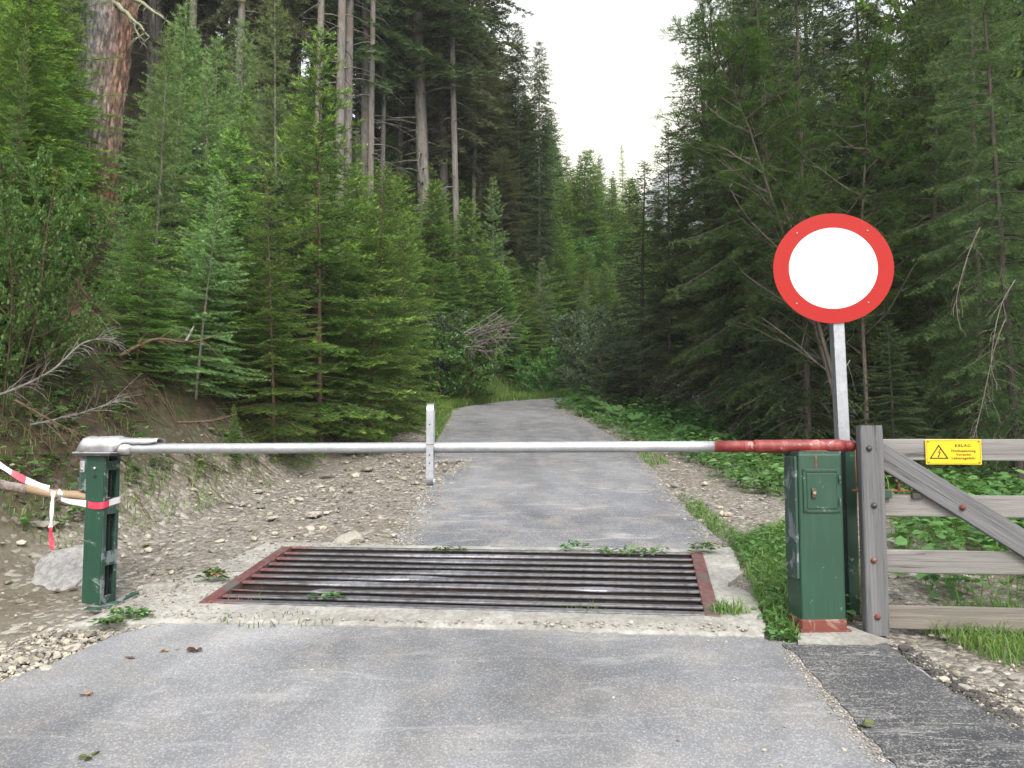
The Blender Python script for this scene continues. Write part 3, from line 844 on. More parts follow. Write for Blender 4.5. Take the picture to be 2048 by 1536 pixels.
# rust streak below the boom
b = MB(); b.box(rb(-.025, -.1015, hR - .06), (.008, .003, .09), rzR); b.build('rust_streak', M['rust'], post)
# saddle on top
b = MB(); b.box(rb(-.01, -.01, hR + .008), (.12, .15, .012), rzR); b.build('saddle', M['rust'], post, bevel=.002)
# grey weathered plank bolted on the left flank
b = MB(); b.box(rb(-wR / 2 - .008, -.01, hR / 2 + .13), (.014, .15, hR - .3), rzR); b.build('flank_plate', M['green_worn'], post, bevel=.002)

# slim green flange standing behind and right of the post
cF = at(1706, 1230, YR + .28); bF = S * cF.y
fl = thing('steel_flange', (cF.x, cF.y, bF), 'slim flat green steel upright between the closed post and the wooden gate', 'upright')
zt = at(1706, 893, YR + .28).z
b = MB(); b.box((cF.x + .010, cF.y, (zt + cF.z) / 2), (.056, .008, zt - cF.z)); b.build('flange_face', M['green'], fl, bevel=.002)
b = MB(); b.box((cF.x - .016, cF.y + .05, (zt + cF.z) / 2 - .01), (.008, .09, zt - cF.z - .02)); b.build('flange_web', M['hole'], fl)
b = MB(); b.box((cF.x + .0405, cF.y + .004, (zt + cF.z) / 2), (.004, .012, zt - cF.z)); b.build('rusty_edge', M['rust'], fl)
b = MB(); b.tube([(cF.x - .005, cF.y + .01, cF.z), (cF.x - .005, cF.y + .01, bF - .1)], .009, 8); b.build('ground_pin', M['steel_dark'], fl)

# ------------------------------------------------------------------ boom
YL = gp(190, 1206).y
# boom axis runs from above the left post to past the right post
aL = at(240, 897.5, YL + .03); aR = at(1700, 892, YR + .09)
u = (aR - aL).normalized()
def onboom(px):
    t = (px - 240) / (1700 - 240)
    # perspective-correct parameter
    yl, yr = aL.y, aR.y
    xl, xr = aL.x / yl, aR.x / yr
    k = (px - 1024) / FPX / (math.cos(PITCH) )
    # solve (aL+ s*(aR-aL)).x / .y = k
    dx, dy = aR.x - aL.x, aR.y - aL.y
    s = (k * aL.y - aL.x) / (dx - k * dy)
    return aL + (aR - aL) * s
boom = thing('boom', onboom(870), 'long grey barrier pole with a red painted end lying across the lane on two posts', 'barrier boom')
b = MB(); n = 30
b.tube([onboom(238) - u * .03] + [aL.lerp(onboom(1428), i / n) for i in range(1, n + 1)], .0315, 24)
b.build('grey_tube', M['galv_white'], boom, smooth=True)
b = MB(); b.tube([onboom(1426), onboom(1508)], .0325, 24); b.build('red_tube', M['red'], boom, smooth=True)
b = MB(); b.tube([onboom(1505), onboom(1508), onboom(1672), onboom(1684)], [.0345, .037, .037, .033], 24); b.build('red_sleeve', M['red'], boom, smooth=True)
b = MB(); b.tube([onboom(1682), onboom(1703), onboom(1705)], [.031, .031, .026], 24); b.build('end_stub', M['red'], boom, smooth=True)
b = MB(); b.tube([onboom(240) - u * .03, onboom(268)], .036, 20); b.build('pipe_socket', M['galv_sheet'], boom, smooth=True)

# oval strap hanging round the boom
hc = onboom(862)
strap = thing('strap_loop', hc, 'upright oval loop of galvanised flat strip clasped round the middle of the boom', 'strap loop')
zt_, zb_ = at(862, 808, hc.y).z, at(862, 970, hc.y).z
ry = .042; mid_t = []; N = 14
for k in range(N + 1):
    a = math.pi * k / N; mid_t.append((-math.cos(a) * ry, zt_ - ry + math.sin(a) * ry))
for k in range(N + 1):
    a = math.pi * k / N; mid_t.append((math.cos(a) * ry, zb_ + ry - math.sin(a) * ry))
mid_t.append(mid_t[0])
b = MB(); w2 = .021; th = .003; pts = mid_t
sx = Vector((1, .0, 0))
n0 = None
for i, (y, z) in enumerate(pts):
    zc = (zt_ - ry) if z > zt_ - ry else ((zb_ + ry) if z < zb_ + ry else z)
    nrm = Vector((0, y, z - zc)); nrm = nrm.normalized() if nrm.length > 1e-6 else Vector((0, 1, 0))
    c = Vector((hc.x, hc.y + y, z)); k = len(b.v)
    for (sx_, sn) in ((-w2, 0), (w2, 0), (w2, th), (-w2, th)):
        q = c + Vector((1, 0, 0)) * sx_ + nrm * sn; b.v.append(tuple(q))
    if i:
        for m_ in range(4):
            b.f.append((k - 4 + m_, k - 4 + (m_ + 1) % 4, k + (m_ + 1) % 4, k + m_)); b.t.append(0)
ol = b.build('strap_band', M['galv'], strap, smooth=False)
bmm = bmesh.new(); bmm.from_mesh(ol.data); bmesh.ops.recalc_face_normals(bmm, faces=bmm.faces); bmm.to_mesh(ol.data); bmm.free()
for py in (849, 910, 926):
    q = at(859, py, hc.y - ry - .004); b = MB(); b.tube([q + Vector((0, .003, 0)), q - Vector((0, .003, 0))], .0045, 10)
    b.build('rivet', M['steel_dark'], strap)
b = MB(); b.box((hc.x, hc.y - ry - .0045, at(862, 889, hc.y).z), (.046, .004, .004)); b.build('weld_seam', M['rust'], strap)

# ------------------------------------------------------------------ left post
PL = gp(176, 1206)
zl = S * PL.y - .02
cL = Vector((PL.x + .045, PL.y + .07, zl))
topL = at(185, 912, PL.y).z
hL = topL - zl
left = thing('barrier_post', cL, 'open slotted green steel post under the dented grey cover at the left boom end', 'barrier post')
rzL = R(-14); mL = Matrix.Rotation(rzL, 3, 'Z')
def lb(x, y, z): return cL + mL @ Vector((x, y, z))
wL = .125
# front web, back web, and the slotted right face built from real strips
b = MB(); b.box(lb(-.02, -.066, hL / 2), (wL, .008, hL), rzL); b.build('front_face', M['green'], left, bevel=.002)
b = MB(); b.box(lb(-.02, .066, hL / 2), (wL, .008, hL), rzL); b.build('rear_face', M['green_worn'], left, bevel=.002)
b = MB(); b.box(lb(-.079, 0, hL / 2), (.008, .124, hL), rzL); b.build('left_face', M['green_worn'], left, bevel=.002)
slots = [(.055, .255), (.36, .60), (.69, .86)]     # openings (fractions handled below)
def zl_of(py): return at(210, py, PL.y + .05).z - zl
holes = sorted([(zl_of(1190), zl_of(1130)), (zl_of(1102), zl_of(1028)), (zl_of(995), zl_of(940))])
b = MB()
for yy in (-.050, .052): b.box(lb(.045, yy, hL / 2), (.008, .028 if yy < 0 else .024, hL), rzL)
zz = 0
for (h0, h1) in holes + [(hL - .03, hL)]:
    if h0 - zz > .004: b.box(lb(.045, .001, (zz + h0) / 2), (.0075, .078, h0 - zz), rzL)
    zz = h1
b.build('slotted_face', M['green_worn'], left)
b = MB(); b.box(lb(-.017, .01, hL / 2), (.10, .006, hL - .04), rzL); b.build('inner_web', M['hole'], left)
# cap plate
b = MB(); b.box(lb(-.025, 0, hL + .006), (.262, .20, .014), rzL); b.build('cap_plate', M['steel_dark'], left, bevel=.003)
b = MB(); b.box(lb(-.025, 0, hL + .020), (.27, .21, .010), rzL); b.build('cap_plate', M['galv_sheet'], left, bevel=.003)
# side bracket with bolt plate
b = MB(); b.box(lb(-.108, -.052, hL - .115), (.05, .036, .20), rzL); b.build('side_bracket', M['green_worn'], left, bevel=.004)
b = MB(); b.box(lb(-.108, -.073, hL - .065), (.032, .007, .072), rzL); b.build('bolt_plate', M['galv_sheet'], left, bevel=.006)
for (x, z) in ((-.108, hL - .082), (-.018, hL - .075)):
    b = MB(); b.tube([lb(x, -.070, z), lb(x, -.083, z)], [.011, .008], 10); b.build('bolt', M['galv'], left, smooth=True)
b = MB(); b.tube([lb(-.018, -.069, hL - .125), lb(-.018, -.0715, hL - .125)], .013, 14); b.build('bolt_hole', M['hole'], left)

# dented sheet cover over the boom socket
def cover():
    b = MB(); n = 30; prof_n = 12
    x0, x1 = -.165, .36
    O = lb(-.0, -.01, hL + .025); ax = Vector((u.x, u.y, 0)).normalized(); ay = Vector((-ax.y, ax.x, 0))
    rnd = random.Random(3)
    for i in range(n + 1):
        t = i / n; x = x0 + (x1 - x0) * t
        rise = min(1, math.sin(min(1, t / .13) * math.pi / 2) + .04)
        hh = .092 * rise if t < .52 else .080
        half = .078 * (.55 + .45 * min(1, t / .1)) if t < .45 else (.078 - .034 * min(1, (t - .45) / .12))
        lowz = 0.0 if t < .50 else (.040 if t > .56 else .04 * (t - .50) / .06)
        if t > .56: lowz = .046 + .018 * (t - .56)
        for k in range(prof_n + 1):
            a = math.pi * k / prof_n
            yy = -math.cos(a) * half; zz = lowz + (hh - lowz) * (abs(math.sin(a)) ** .45)
            dent = .004 * float(vnoise(x * 18, k * .7, 2.0)) + .003 * float(vnoise(x * 50, k * 1.3, 5.0))
            q = O + ax * x + ay * (yy + dent) + Vector((0, 0, zz + dent)); b.v.append(tuple(q))
        if i:
            for k in range(prof_n):
                a = (i - 1) * (prof_n + 1) + k
                b.f.append((a, a + 1, a + prof_n + 2, a + prof_n + 1)); b.t.append(0)
    b.f.append(tuple(range(prof_n + 1))); b.t.append(0)
    o = b.build('sheet_cover', M['galv_sheet'], left, smooth=True)
    md = o.modifiers.new('thick', 'SOLIDIFY'); md.thickness = .004
    return o
cover()

# ------------------------------------------------------------------ wooden pole pushed into the left post, and its barrier tape
yp = PL.y - .035
pole = thing('wooden_pole', at(0, 980, yp), 'half peeled rough wooden pole sticking into the left green post', 'wooden pole')
P0, P1 = at(-260, 935, PL.y + .045), at(218, 1001, PL.y + .06)
pm = P0.lerp(P1, .66)
def wob(a, c, n, r0, r1, seed, bumpy=.002):
    rnd = random.Random(seed); pts = []; rad = []
    for i in range(n + 1):
        t = i / n; pts.append(a.lerp(c, t) + Vector((0, 0, rnd.uniform(-1, 1) * bumpy + .006 * math.sin(t * 9 + seed)))); rad.append(r0 + (r1 - r0) * t + rnd.uniform(-bumpy, bumpy))
    return pts, rad
b = MB(); b.tube(*wob(P0, pm, 24, .030, .029, 1), 14); b.build('bark_length', M['barkpole'], pole, smooth=True)
b = MB(); b.tube(*wob(pm, P1, 20, .0275, .026, 2, .001), 14); b.build('peeled_length', M['peeled'], pole, smooth=True)

tape = thing('barrier_tape', at(110, 985, yp - .05), 'twisted red and white barrier tape tied round the wooden pole and left post', 'tape')
def ribbon(pts, widths, cols, name, parent):
    """pts: list of Vector; widths: vectors; cols: list of material keys per segment"""
    i = 0; n = len(pts) - 1
    while i < n:
        j = i
        while j < n and cols[j] == cols[i]: j += 1
        b = MB(); o1 = Vector((0, .0012, 0))
        for k in range(i, j + 1):
            b.v += [pts[k] - widths[k], pts[k] + widths[k], pts[k] + widths[k] + o1, pts[k] - widths[k] + o1]
        for k in range(j - i):
            for m_ in range(4): b.f.append((k * 4 + m_, k * 4 + (m_ + 1) % 4, k * 4 + 4 + (m_ + 1) % 4, k * 4 + 4 + m_)); b.t.append(0)
        b.build('white_band' if cols[i] == 'tape_white' else 'red_band', M[cols[i]], parent)
        i = j
def smooth_pts(cps, n):
    out = []
    for i in range(len(cps) - 1):
        p0 = cps[max(i - 1, 0)]; p1 = cps[i]; p2 = cps[i + 1]; p3 = cps[min(i + 2, len(cps) - 1)]
        for j in range(n):
            t = j / n
            out.append(.5 * ((2 * p1) + (p2 - p0) * t + (2 * p0 - 5 * p1 + 4 * p2 - p3) * t * t + (3 * p1 - p0 - 3 * p2 + p3) * t ** 3))
    out.append(cps[-1]); return out
fy = PL.y - .025
# far left end to the pole
pts = smooth_pts([at(-160, 830, yp - .1), at(-60, 890, yp - .09), at(0, 930, yp - .08), at(45, 957, yp - .07), at(98, 977, yp - .06)], 8)
W_ = [Vector((0, .006, .017 + .004 * math.sin(i * .6))) for i in range(len(pts))]
cols = ['tape_red' if (i // 5) % 3 == 1 else 'tape_white' for i in range(len(pts))]
ribbon(pts, W_, cols, 't', tape)
# knot over the pole and hanging tail
pts = smooth_pts([at(119, 1000, yp + .02), at(121, 990, yp - .045), at(117, 979, yp - .035), at(108, 981, yp - .045), at(105, 1000, yp - .05), at(102, 1045, yp - .05), at(101, 1062, yp - .05), at(105, 1100, yp - .05)], 6)
W_ = [Vector((.012 if i < 26 else .009 + .004 * (i - 26) / 16, .006 * math.sin(i), .002)) for i in range(len(pts))]
cols = ['tape_red' if (13 <= i < 18 or i > 32) else 'tape_white' for i in range(len(pts))]
ribbon(pts, W_, cols, 't', tape)
# loop round the post
q0 = at(122, 998, yp - .04)
loop = [q0, at(158, 1006, PL.y - .035)] 
loop = smooth_pts([q0, at(140, 1003, PL.y - .04), lb(-.085, -.074, zl_of(1006)), lb(-.02, -.076, zl_of(1010)), lb(.049, -.074, zl_of(1009)), lb(.053, .0, zl_of(1004)), lb(.053, .07, zl_of(1000)), lb(.0, .078, zl_of(1000))], 6)
W_ = [Vector((0, 0, .011 + .009 * min(1, i / 12))) for i in range(len(loop))]
cols = ['tape_red' if 13 <= i < 28 else 'tape_white' for i in range(len(loop))]
ribbon(loop, W_, cols, 't', tape)

# ------------------------------------------------------------------ round sign
ys = YR + .42
sgn_c = at(1666, 536.5, ys - .04)
sgn_foot = at(1704, 1262, ys)
sgn_foot.z = S * ys - .1
ssx = sgn_c.x
sign = thing('road_sign', sgn_foot, 'round white sign with a broad red rim on a grey pole', 'road sign')
rad = 117 / FPX * ys
fc = Vector((math.sin(R(-6)), -math.cos(R(-6)), 0))
vx = Vector((-fc.y, fc.x, 0)); vz = Vector((.0, .0, 1)) * .955
def disc(name, r0, r1, off, mat, th=.003, n=96):
    b = MB(); k0 = 0
    for i in range(n):
        a = 2 * math.pi * i / n; d = vx * math.cos(a) + vz * math.sin(a)
        for (r, o_) in ((r0, off), (r1, off), (r1, off - th), (r0, off - th)):
            b.v.append(tuple(sgn_c + d * r + fc * o_))
    for i in range(n):
        p, q = i * 4, ((i + 1) % n) * 4
        for k in range(4): b.f.append((p + k, p + (k + 1) % 4, q + (k + 1) % 4, q + k)); b.t.append(0)
    o = b.build(name, mat, sign)
    bm = bmesh.new(); bm.from_mesh(o.data); bmesh.ops.recalc_face_normals(bm, faces=bm.faces); bm.to_mesh(o.data); bm.free()
disc('red_rim', rad * .735, rad, .004, M['sign_red'])
disc('white_face', .001, rad * .736, .0035, M['sign_white'])
disc('backing_plate', .002, rad * .995, -.0005, M['galv'], .004)
for (px, py) in ((1595.5, 465), (1732, 463.5), (1595, 606), (1734, 606.5)):
    q = at(px, py, ys - .04) ; q = sgn_c + vx * (q - sgn_c).dot(vx) + Vector((0, 0, (q - sgn_c).z))
    b = MB(); b.tube([q + fc * .0035, q + fc * .0075], [.0058, .0045], 12); b.build('screw', M['galv'], sign, smooth=True)
# pole: box section leaning a little
pt_ = at(1664.5, 470, ys); pb_ = at(1694, 1070, ys); pb_ = pt_ + (pb_ - pt_) * ((pt_.z - sgn_foot.z) / (pt_.z - pb_.z))
dirp = (pb_ - pt_).normalized()
b = MB(); hw = .034
for c_ in (pb_, pt_):
    pass
A = [pb_ + Vector((-hw, -hw, 0)), pb_ + Vector((hw, -hw, 0)), pb_ + Vector((hw, hw, 0)), pb_ + Vector((-hw, hw, 0))]
T = [pt_ + Vector((-hw, -hw, 0)), pt_ + Vector((hw, -hw, 0)), pt_ + Vector((hw, hw, 0)), pt_ + Vector((-hw, hw, 0))]
for L_ in (A, T):
    for i in range(4): L_[i] = Vector((0, 0, 0)) + L_[i]
b.hexa(A + T); po = b.build('sign_pole', M['galv'], sign, bevel=.004)
b = MB(); b.box(sgn_c + Vector((0, .024, .12)), (.16, .014, .03)); b.build('clamp', M['galv'], sign)
b = MB(); b.box(sgn_c + Vector((0, .024, -.12)), (.16, .014, .03)); b.build('clamp', M['galv'], sign)

# ------------------------------------------------------------------ wooden gate
YG = YR + .02
gb = gp(1752, 1268)
g0 = at(1752, 1262, YG)
gate = thing('wooden_gate', Vector((g0.x, YG, S * YG)), 'grey weathered wooden field gate with wide horizontal rails and a diagonal brace', 'gate')
gd = Vector((1, -.12, 0)).normalized(); gn = Vector((-gd.y, gd.x, 0))
def gpt(px, py, off=0.0):
    """point on the gate's vertical plane"""
    d = ray(px, py); o_ = Vector((g0.x, YG, 0)) + gn * off
    t = (o_ - Vector((0, 0, H))).dot(gn) / d.dot(gn)
    return Vector((0, 0, H)) + d * t
def zsize(px, y0, y1): return (gpt(px, y0) - gpt(px, y1)).z
# stile
s0, s1 = gpt(1753, 1268), gpt(1737, 851)
stile = beam('stile', s0, s1, .118, .085, M['wood_dark'], gate, up=-gn, bevel=.006, warp=.002, seg=20, seed=4)
# rails: (left px y0,y1) (right px at 2048)
for k, (yl0, yl1, yr0, yr1, mt) in enumerate(((878, 921, 877, 921, 'wood'), (987, 1031, 990, 1035, 'wood'), (1097, 1143, 1102, 1150, 'wood'), (1208, 1255, 1216, 1263, 'wood_brown'))):
    a = gpt(1745, (yl0 + yl1) / 2, .055); c = gpt(2048, (yr0 + yr1) / 2, .055)
    c = a + (c - a) * 4.2
    h = zsize(1770, yl0, yl1)
    beam('rail', a, c, .032, h, M[mt], gate, up=Vector((0, 0, 1)), bevel=.004, warp=.003, seg=24, seed=10 + k)
# brace
a = gpt(1752, 905, .018); c = gpt(2048, 1088, .018); c = a + (c - a) * 2.9
hb = (gpt(1900, 960) - gpt(1900, 1018)).length * .83
cz = (c - a).normalized()
beam('brace', a, c, .036, hb, M['wood_dark'], gate, up=gn.cross(cz) * -1 if gn.cross(cz).z < 0 else gn.cross(cz), bevel=.004, warp=.003, seg=24, seed=31)
# far stile (outside the frame)
a = gpt(1745, 1232, .0) + gd * 3.6
beam('stile', Vector((a.x, a.y, s0.z)), Vector((a.x, a.y, s1.z)), .118, .085, M['wood'], gate, up=-gn, bevel=.006, warp=.002, seg=12, seed=5)
for (px, py, mt) in ((1738, 897, 'steel_dark'), (1748, 1011, 'steel_dark'), (1747, 1121, 'red_base'), (1755, 1234, 'red_base'), (1925, 1015, 'red_base')):
    off = -.043 if px < 1800 else -.0
    q = gpt(px, py, off)
    b = MB(); b.tube([q, q - gn * .006, q - gn * .014, q - gn * .018], [.0165, .0155, .010, .002], 16)
    b.build('bolt_head', M['red_nut'] if mt == 'red_base' and 'red_nut' in M else M[mt], gate, smooth=True)
# latch bar and bracket
b = MB(); b.tube([gpt(1705, 981, .03), gpt(1830, 982, .03)], .008, 10); b.build('latch_bar', M['rust'], gate, smooth=True)
b = MB(); b.tube([gpt(1797, 982, .03), gpt(1799, 958, .03)], .009, 10); b.build('latch_handle', M['rust'], gate, smooth=True)
b = MB(); b.box(gpt(1773, 988, .02), (.05, .02, .045)); b.build('latch_bracket', M['green'], gate, bevel=.002)
b = MB(); b.box(gpt(1833, 991, .028), (.05, .02, .03)); b.build('latch_keeper', M['steel_dark'], gate, bevel=.002)

# hinge straps between flange and gate
for py in (963, 984, 1112):
    pass

# ------------------------------------------------------------------ yellow warning plate
pc = gpt(1908, 904, .018)
plate = thing('warning_plate', pc, 'yellow enamel high voltage warning plate screwed to the top rail of the gate', 'warning plate')
pw = (gpt(1964, 904, .018) - gpt(1852, 904, .018)).length; phh = (gpt(1908, 879, .018) - gpt(1908, 929, .018)).length
rzG = math.atan2(gd.y, gd.x)
b = MB(); b.box(pc + gn * .008, (pw, .003, phh), rzG); b.build('plate', M['yellow'], plate, bevel=.001)
def on_plate(x, z, out=0.0): return pc + gn * (.006 - out) + gd * x + Vector((0, 0, z))
def poly_on(name, pts, mat, out=.0012, th=.0008):
    b = MB(); n = len(pts)
    for o_ in (out, out - th):
        for (x, z) in pts: b.v.append(tuple(on_plate(x, z, o_)))
    b.f.append(tuple(range(n))); b.t.append(0)
    for i in range(n): b.f.append((i, i + n, (i + 1) % n + n, (i + 1) % n)); b.t.append(0)
    o = b.build(name, mat, plate)
    bm = bmesh.new(); bm.from_mesh(o.data); bmesh.ops.recalc_face_normals(bm, faces=bm.faces); bm.to_mesh(o.data); bm.free()
    return o
def frame_on(name, outer_, inner_, mat):
    b = MB(); n = len(outer_)
    for i in range(n):
        j = (i + 1) % n
        b.quad(on_plate(*outer_[i], .0012), on_plate(*outer_[j], .0012), on_plate(*inner_[j], .0012), on_plate(*inner_[i], .0012))
    return b.build(name, mat, plate)
hw_, hh_ = pw / 2, phh / 2
rect = lambda m: [(-hw_ + m, -hh_ + m), (hw_ - m, -hh_ + m), (hw_ - m, hh_ - m), (-hw_ + m, hh_ - m)]
frame_on('border_line', rect(.006), rect(.0075), M['black'])
sc_p = pw / 112.0
def pp(px, py): return ((px - 1908) * sc_p, (904 - py) * sc_p)
tri_o = [pp(1859, 918.5), pp(1898, 918.5), pp(1878.5, 888)]
tri_i = [pp(1863.5, 916), pp(1893.5, 916), pp(1878.5, 892.5)]
frame_on('triangle', tri_o, tri_i, M['black'])
bolt = [pp(1881.5, 897), pp(1876, 906), pp(1880, 905), pp(1877.2, 912), pp(1875.2, 911.4), pp(1877.4, 915.2), pp(1880.6, 912.2), pp(1878.8, 912), pp(1882.6, 903), pp(1878.6, 904), pp(1883, 897.5)]
poly_on('lightning_bolt', bolt, M['black'])
def text_on(txt, px, py, hpx, wpx, bold=.0):
    cu = bpy.data.curves.new('lettering', 'FONT'); cu.body = txt; cu.align_x = 'CENTER'; cu.align_y = 'CENTER'; cu.size = 1.0
    cu.extrude = .004; cu.offset = bold; cu.resolution_u = 3; cu.space_character = 1.12
    o = bpy.data.objects.new('lettering', cu); COL.objects.link(o)
    dg = bpy.context.evaluated_depsgraph_get(); dg.update()
    me = bpy.data.meshes.new_from_object(o.evaluated_get(dg)); bpy.data.objects.remove(o)
    xs = [v.co.x for v in me.vertices]; ys_ = [v.co.y for v in me.vertices]
    W0, H0 = max(xs) - min(xs), .72
    sx, sz = wpx * sc_p / W0, hpx * sc_p / H0
    cx_, cy_ = (max(xs) + min(xs)) / 2, 0.0
    x_, z_ = pp(px, py)
    for v in me.vertices:
        q = on_plate(x_ + (v.co.x - cx_) * sx, z_ + (v.co.y - cy_) * sz, .0012 + (v.co.z) * .1)
        v.co = q
    me.materials.clear(); me.materials.append(M['black'])
    o = bpy.data.objects.new('lettering', me); link(o, plate); o.matrix_parent_inverse = Matrix.Translation(plate.location).inverted()
text_on('KELAG', 1927, 890.5, 6.0, 31, .012)
text_on('Hochspannung', 1928, 901.5, 5.2, 48, .012)
text_on('Vorsicht!', 1928, 909.5, 5.2, 30, .012)
text_on('Lebensgefahr', 1928, 917, 5.2, 48, .012)
for (x, z) in ((-.9, .82), (.9, .82), (-.9, -.82), (.9, -.82)):
    q = on_plate(x * hw_, z * hh_); b = MB(); b.tube([q + gn * .0015, q - gn * .003], .0035, 8); b.build('screw', M['steel_dark'], plate)

# ================================================================== vegetation
def expand(segs, per_m, nl, nw, spread=.9, lo=-.5, hi=3.64, fwd=.6, seed=0, tip_cluster=True):
    """needles as slim triangles along twig segments. segs: list of (p0, p1, normal, tint0)"""
    rng = np.random.default_rng(seed)
    P0 = np.array([s[0] for s in segs]); P1 = np.array([s[1] for s in segs]); Nn = np.array([s[2] for s in segs]); T0 = np.array([s[3] for s in segs])
    ax = P1 - P0; L = np.linalg.norm(ax, axis=1) + 1e-9; ax = ax / L[:, None]
    cnt = np.maximum(1, np.round(L * per_m + rng.random(len(L)) * .8).astype(int))
    I = np.repeat(np.arange(len(L)), cnt)
    t = rng.random(len(I))
    base = P0[I] + (P1 - P0)[I] * t[:, None]
    a = ax[I]; n = Nn[I]; n = n - a * (n * a).sum(1)[:, None]; n /= (np.linalg.norm(n, axis=1)[:, None] + 1e-9)
    b = np.cross(a, n)
    phi = lo + (hi - lo) * rng.random(len(I))
    rad = b * np.cos(phi)[:, None] + n * np.sin(phi)[:, None]
    f = fwd * (.7 + .6 * rng.random(len(I)))
    d = a * f[:, None] + rad * spread
    d /= np.linalg.norm(d, axis=1)[:, None]
    ln = nl * (.7 + .6 * rng.random(len(I)))
    w = np.cross(d, rng.normal(size=d.shape)); w /= (np.linalg.norm(w, axis=1)[:, None] + 1e-9)
    w *= nw * .5
    V = np.stack([base - w, base + w, base + d * ln[:, None]], 1).reshape(-1, 3)
    tint = np.clip(T0[I] + rng.normal(0, .12, len(I)), 0, 1)
    return V, tint

def crown_mesh(name, foliage, wood_mb, mats):
    """foliage: list of (V, tint) triangle soups in material 0; wood in material 1"""
    V = np.concatenate([f[0] for f in foliage]); T = np.concatenate([f[1] for f in foliage])
    F = np.arange(len(V)).reshape(-1, 3); mi = np.zeros(len(F), int)
    if wood_mb is not None and wood_mb.f:
        wv = np.array([tuple(v) for v in wood_mb.v]); wf = []
        for f in wood_mb.f:
            for k in range(1, len(f) - 1): wf.append((f[0], f[k], f[k + 1]))
        wf = np.array(wf) + len(V)
        V = np.concatenate([V, wv]); F = np.concatenate([F, wf]); mi = np.concatenate([mi, np.ones(len(wf), int)]); T = np.concatenate([T, np.full(len(wf), .3)])
    return mesh_np(name, V, F, mats, mi, T)

def vadd(a, b, k=1.0): return (a[0] + b[0] * k, a[1] + b[1] * k, a[2] + b[2] * k)
def vnorm(a):
    l = math.sqrt(a[0] ** 2 + a[1] ** 2 + a[2] ** 2) or 1; return (a[0] / l, a[1] / l, a[2] / l)

def trunk_mesh(h, r0, rnd, mat, sides=10, wob=.02, n=14, top=.15, stubs=0, stub_z=(0, 1), stub_len=.6, limbs=None, flare=1.25):
    b = MB(); pts = []; rads = []
    ph = rnd.uniform(0, 6); ph2 = rnd.uniform(0, 6)
    for i in range(n + 1):
        t = i / n
        pts.append((math.sin(t * 3.3 + ph) * wob * h * .25 - math.sin(ph) * wob * h * .25, math.cos(t * 2.7 + ph2) * wob * h * .25 - math.cos(ph2) * wob * h * .25, -.25 + t * (h + .25)))
        rads.append(max(.004, r0 * ((1 - t) ** .8 * (1 - top * 0) + .0) * (flare if i == 0 else 1) + .003))
    b.tube(pts, rads, sides)
    def at_(z):
        t = min(.999, max(0, (z + .25) / (h + .25))) * n; i = int(t); f = t - i
        p = tuple(pts[i][k] + (pts[i + 1][k] - pts[i][k]) * f for k in range(3)); return p, rads[i] + (rads[i + 1] - rads[i]) * f
    for _ in range(stubs):
        z = h * rnd.uniform(*stub_z); p, r = at_(z); a = rnd.uniform(0, 6.28); L = stub_len * rnd.uniform(.25, 1.2)
        d = (math.cos(a), math.sin(a), rnd.uniform(-.1, .25)); q = [p]; dd = d
        for k in range(4):
            dd = vnorm((dd[0] + rnd.uniform(-.15, .15), dd[1] + rnd.uniform(-.15, .15), dd[2] - .16 + rnd.uniform(-.1, .1)))
            q.append(vadd(q[-1], dd, L / 4))
        b.tube(q, [r * .12 + .006, r * .1 + .005, .006, .005, .003], 4, cap=False)
    return b, at_

